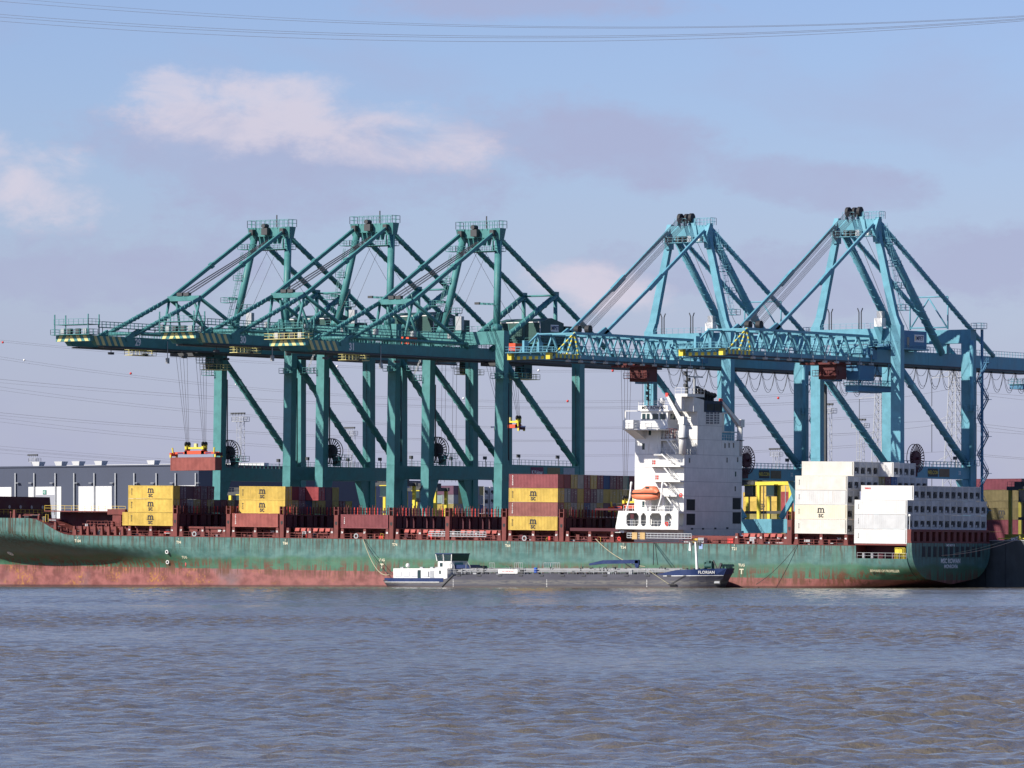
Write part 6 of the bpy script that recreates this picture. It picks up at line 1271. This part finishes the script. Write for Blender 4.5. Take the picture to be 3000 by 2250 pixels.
# ---------------------------------------------------------------- straddle carriers
M['mustard'] = paint('shaded_yellow_paint', (.26, .23, .035), .5, .15, .4)  # carrier yellow darkened to stand for the shadow it is in
def straddle(px, ytop, Y, label, colour='yellow', topc='dark'):
    p = at(px, ytop, Y); Ht = p.z-QZ; t = thing('straddle_carrier', label, 'straddle carrier', (p.x, Y, QZ), 'straddle carriers in the yard'); C = M[colour]; CT = M[topc]
    for x in (0.35, 8.6):
        for y in (0, 4.4): MB().box(x-.35, x+.35, y-.3, y+.3, 1.2, Ht-.9).build('leg', C, t)
    for y in (0, 4.4):
        MB().box(-.8, 9.8, y-.4, y+.4, .8, 1.9).build('side_sill', C, t); MB().box(-.4, 9.4, y-.32, y+.32, Ht-.9, Ht-.1).build('top_beam', CT, t)
        for x in (-.1, 2.8, 6.0, 8.9): o = MB().tube((x, y-.25, .75), (x, y+.25, .75), .75, n=16).build('wheel', M['black'], t); MB().tube((x, y-.27, .75), (x, y+.27, .75), .35, n=12).build('rim', C, o)
    for x in (.35, 8.6): MB().box(x-.3, x+.3, .3, 4.1, Ht-.85, Ht-.15).build('cross_beam', CT, t)
    cab = MB().box(3.4, 5.4, -1.9, -.35, Ht-3.2, Ht-.9).build('operator_cab', M['glass'], t); MB().box(3.3, 5.5, -2.0, -.34, Ht-.9, Ht-.7).build('roof', C, cab); MB().box(3.3, 5.5, -2.0, -.34, Ht-3.4, Ht-3.2).build('floor', M['dark'], cab)
    MB().box(1.0, 7.6, .5, 3.9, Ht-.1, Ht+.9).build('machinery_deck', M['dark'], t); MB().rail([(-.2, -.3, Ht-.1), (9.2, -.3, Ht-.1)], 1.0, 1.0, .06).build('railing', M['dark'], t)
    MB().box(1.8, 7.2, .8, 3.6, Ht-7.2, Ht-6.6).build('lifting_frame', M['dark'], t)
    for x in (2.2, 6.8): MB().beam((x, 2.2, Ht-6.6), (x, 2.2, Ht-.9), .12).build('hoist_chain', M['dark'], t)
    ld = MB(); 
    for y in (-.65, -.45): ld.beam((7.6, y, 1.9), (7.6, y, Ht-1), .07)
    for k in range(20): ld.beam((7.6, -.65, 2+k*.5), (7.6, -.45, 2+k*.5), .05)
    ld.build('ladder', M['galv'], t)
straddle(672, 1440, 48, 'yellow straddle carrier half hidden behind the leg of crane 29')
straddle(1092, 1413, 58, 'yellow straddle carrier with one post showing between cranes 29 and 30')
straddle(1186, 1428, 70, 'dark topped yellow straddle carrier between the legs of cranes 30 and 31')
straddle(2219, 1410, 60, 'bright yellow straddle carrier aft of the white bridge, cab facing the river', 'yellow', 'yellow')
straddle(2157, 1412, 80, 'yellow straddle carrier partly hidden by the white bridge')
straddle(2956, 1424, 40, 'shaded yellow straddle carrier on the quay beyond the ship stern', 'mustard')
# ---------------------------------------------------------------- floodlight masts and pylons
def light_mast(px, ytop, Y, label, half=2.3):
    p = at(px, ytop, Y); h = p.z-QZ; t = thing('floodlight_mast', label, 'light mast', (p.x, Y, QZ), 'floodlight masts in the yard'); g = M['galv']; m = MB(); w = .75
    for x, y in ((-w, -w), (w, -w), (w, w), (-w, w)): m.beam((x, y, 0), (x, y, h-2.5), .11)
    n = int((h-2.5)/2.2)
    for i in range(n):
        z = i*2.2; s_ = 1 if i % 2 else -1; m.beam((-w*s_, -w, z), (w*s_, -w, z+2.2), .07); m.beam((w, -w*s_, z), (w, w*s_, z+2.2), .07); m.beam((-w, -w, z), (w, -w, z), .07); m.beam((w, -w, z), (w, w, z), .07)
    m.build('lattice_mast', g, t); MB().box(-half, half, -half*.7, half*.7, h-2.6, h-2.45).build('platform', g, t)
    MB().rail([(-half, -half*.7, h-2.45), (half, -half*.7, h-2.45), (half, half*.7, h-2.45), (-half, half*.7, h-2.45), (-half, -half*.7, h-2.45)], 1.1, 1.0, .08).build('railing', g, t)
    for k in range(5): x = -half+half*2*k/4; o = MB().beam((x, -half*.5, h-2.45), (x, -half*.5, h-.5), .08).build('lamp_bracket', g, t); MB().box(x-.38, x+.38, -half*.5-.5, -half*.5, h-.6, h-.1).build('floodlight', M['dark'], o)
light_mast(705, 1208, 260, 'tall lattice floodlight mast between the legs of crane 29', 2.0); light_mast(1030, 1250, 380, 'lattice floodlight mast behind the brace of crane 30', 1.5); light_mast(102, 1330, 420, 'floodlight mast rising above the grey warehouse roof', 1.6)
light_mast(2275, 1312, 480, 'small floodlight mast between the legs of crane 32', 1.6); light_mast(2425, 1181, 230, 'tall floodlight mast hidden behind the leg of crane 33', 1.9); light_mast(2521, 1226, 330, 'floodlight mast crossed by the diagonal brace of crane 33', 2.0)
mo = at(2418, 1165, 60); pm = tag(MB().beam((mo.x, 60, QZ), (mo.x, 60, at(2418, 1100, 60).z), .75, .75, .55, .55).build('dark_pole', M['dark']), 'dark steel pole standing beside the sea leg of crane 33', 'pole')
def pylon(px, ytop, Y, label):
    p = at(px, ytop, Y); h = p.z-QZ; t = thing('power_pylon', label, 'pylon', (p.x, Y, QZ), 'power line pylons'); m = MB(); w0, w1 = 4.6, 1.3; n = 16
    def cw(z): f = z/h; return w0*(1-f)**1.3+w1*(1-(1-f)**1.3)
    zs = [h*(1-(1-i/n)**1.25) for i in range(n+1)]
    for a, b in zip(zs[:-1], zs[1:]):
        wa, wb = cw(a), cw(b)
        for sx in (-1, 1):
            for sy in (-1, 1): m.beam((sx*wa, sy*wa, a), (sx*wb, sy*wb, b), .24)
            m.beam((sx*wa, -wa, a), (sx*wb, wb, b), .12); m.beam((sx*wa, wa, a), (sx*wb, -wb, b), .12)
            m.beam((-wa, sx*wa, a), (wb, sx*wb, b), .12); m.beam((wa, sx*wa, a), (-wb, sx*wb, b), .12)
    m.build('lattice_tower', M['galv'], t)
    for f in (.97, .72, .5):
        z = h*f; w = cw(z); ar = MB()
        for s_ in (-1, 1): ar.beam((s_*w, -.6, z), (s_*9.5, 0, z-.6), .18); ar.beam((s_*w, .6, z), (s_*9.5, 0, z-.6), .18); ar.beam((s_*w, 0, z+2.6), (s_*9.5, 0, z-.6), .16)
        o = ar.build('cross_arm', M['galv'], t)
        for s_ in (-1, 1): MB().tube((s_*9.4, 0, z-.6), (s_*9.4, 0, z-11), .12, n=6).build('insulator', M['dark'], o)
pylon(2577, 1148, 1000, 'slim lattice pylon standing behind the outer leg of crane 33'); pylon(2795, 1086, 850, 'tall lattice pylon standing between the legs of crane 33')
# ---------------------------------------------------------------- wires across the sky
def wire(fn, x0, x1, Y, r, label, group, n=40):
    pts = []
    for i in range(n+1): x = x0+(x1-x0)*i/n; pts.append(at(x, fn(x), Y))
    return tag(MB().path(pts, r, 4).build('power_line', M['wire']), label, 'power line', group)
for i, (ym, y0) in enumerate(((1085, 996), (1090, 1001), (1175, 1045), (1180, 1052), (1193, 1111), (1198, 1121), (1252, 1133), (1256, 1143), (1290, 1209), (1294, 1217), (1333, 1225), (1337, 1236), (1382, 1307), (1386, 1315), (1390, 1318), (1395, 1327))):
    wire(lambda x: ym-(ym-y0)*((x-1650)/1650)**2, -60, 2560, 900, .055 if i not in (4, 8) else .08, ['uppermost', 'second highest', 'third highest', 'fourth highest', 'fifth highest', 'sixth highest', 'seventh highest', 'eighth highest', 'eighth lowest', 'seventh lowest', 'sixth lowest', 'fifth lowest', 'fourth lowest', 'third lowest', 'second lowest', 'lowest'][i]+' of the thin power lines sagging behind the cranes', 'power lines behind the cranes')
for i, (y0, y1) in enumerate(((1144, 1160), (1149, 1172), (1234, 1256), (1240, 1266), (1258, 1272), (1325, 1342), (1331, 1346))): wire(lambda x: y0+(y1-y0)*((x-2800)/200.0), 2800, 3060, 850, .06, ['uppermost', 'second highest', 'third highest', 'middle', 'third lowest', 'second lowest', 'lowest'][i]+' power line running off past the tall pylon', 'power lines past the tall pylon', 8)
for i, (y0, y1) in enumerate(((1170, 1138), (1240, 1228), (1262, 1238), (1330, 1322))): wire(lambda x: y0+(y1-y0)*((x-2580)/215.0)**1.3 if x > 2580 else y0, 2578, 2795, 900, .06, ['uppermost', 'second highest', 'second lowest', 'lowest'][i]+' power line strung between the two pylons', 'power lines between the pylons', 10)
def quad3(a, b, c): return lambda x: a+(x/1500.0)*((-3*a+4*b-c)/2)+((x/1500.0)**2)*((a-2*b+c)/2)
for i, (a, b, c) in enumerate(((-8, 76, 46), (4, 80, 49), (42, 106, 54), (50, 111, 57), (62, 122, 61))):
    wire(quad3(a, b, c), -1200, 4200, 60, .05 if i else .04, ['uppermost', 'second highest', 'middle', 'second lowest', 'lowest'][i]+' overhead cable sagging across the top of the sky', 'overhead cables high above the cranes', 48)
ball = MB(); ball.lathe([(.02, -.5), (.3, -.4), (.47, -.17), (.5, 0), (.47, .17), (.3, .4), (.02, .5)], n=12); bm = ball.mesh('marker_ball'); bm.shade_smooth()
for px, py, c_, w in ((8, 1003, 'red', 'at the frame edge under the sky'), (71, 1055, 'white', 'left of the boom of crane 29'), (383, 1094, 'red', 'below the boom of crane 29'), (692, 1126, 'white', 'beside the leg of crane 29'), (988, 1073, 'white', 'below the number 31'), (1358, 1167, 'white', 'behind the legs of crane 31'), (1663, 1175, 'red', 'beside the land leg of crane 31'), (1578, 1085, 'white', 'under the girder of crane 31'), (1795, 1086, 'red', 'under the blue boom of crane 32'), (2280, 1166, 'red', 'inside the portal of crane 32')):
    p = at(px, py, 898); tag(put('marker_ball', bm, None, p, mat=M['red'] if c_ == 'red' else M['white']), f'{c_} round marker on a power line {w}', 'marker ball', 'marker balls on the power lines')
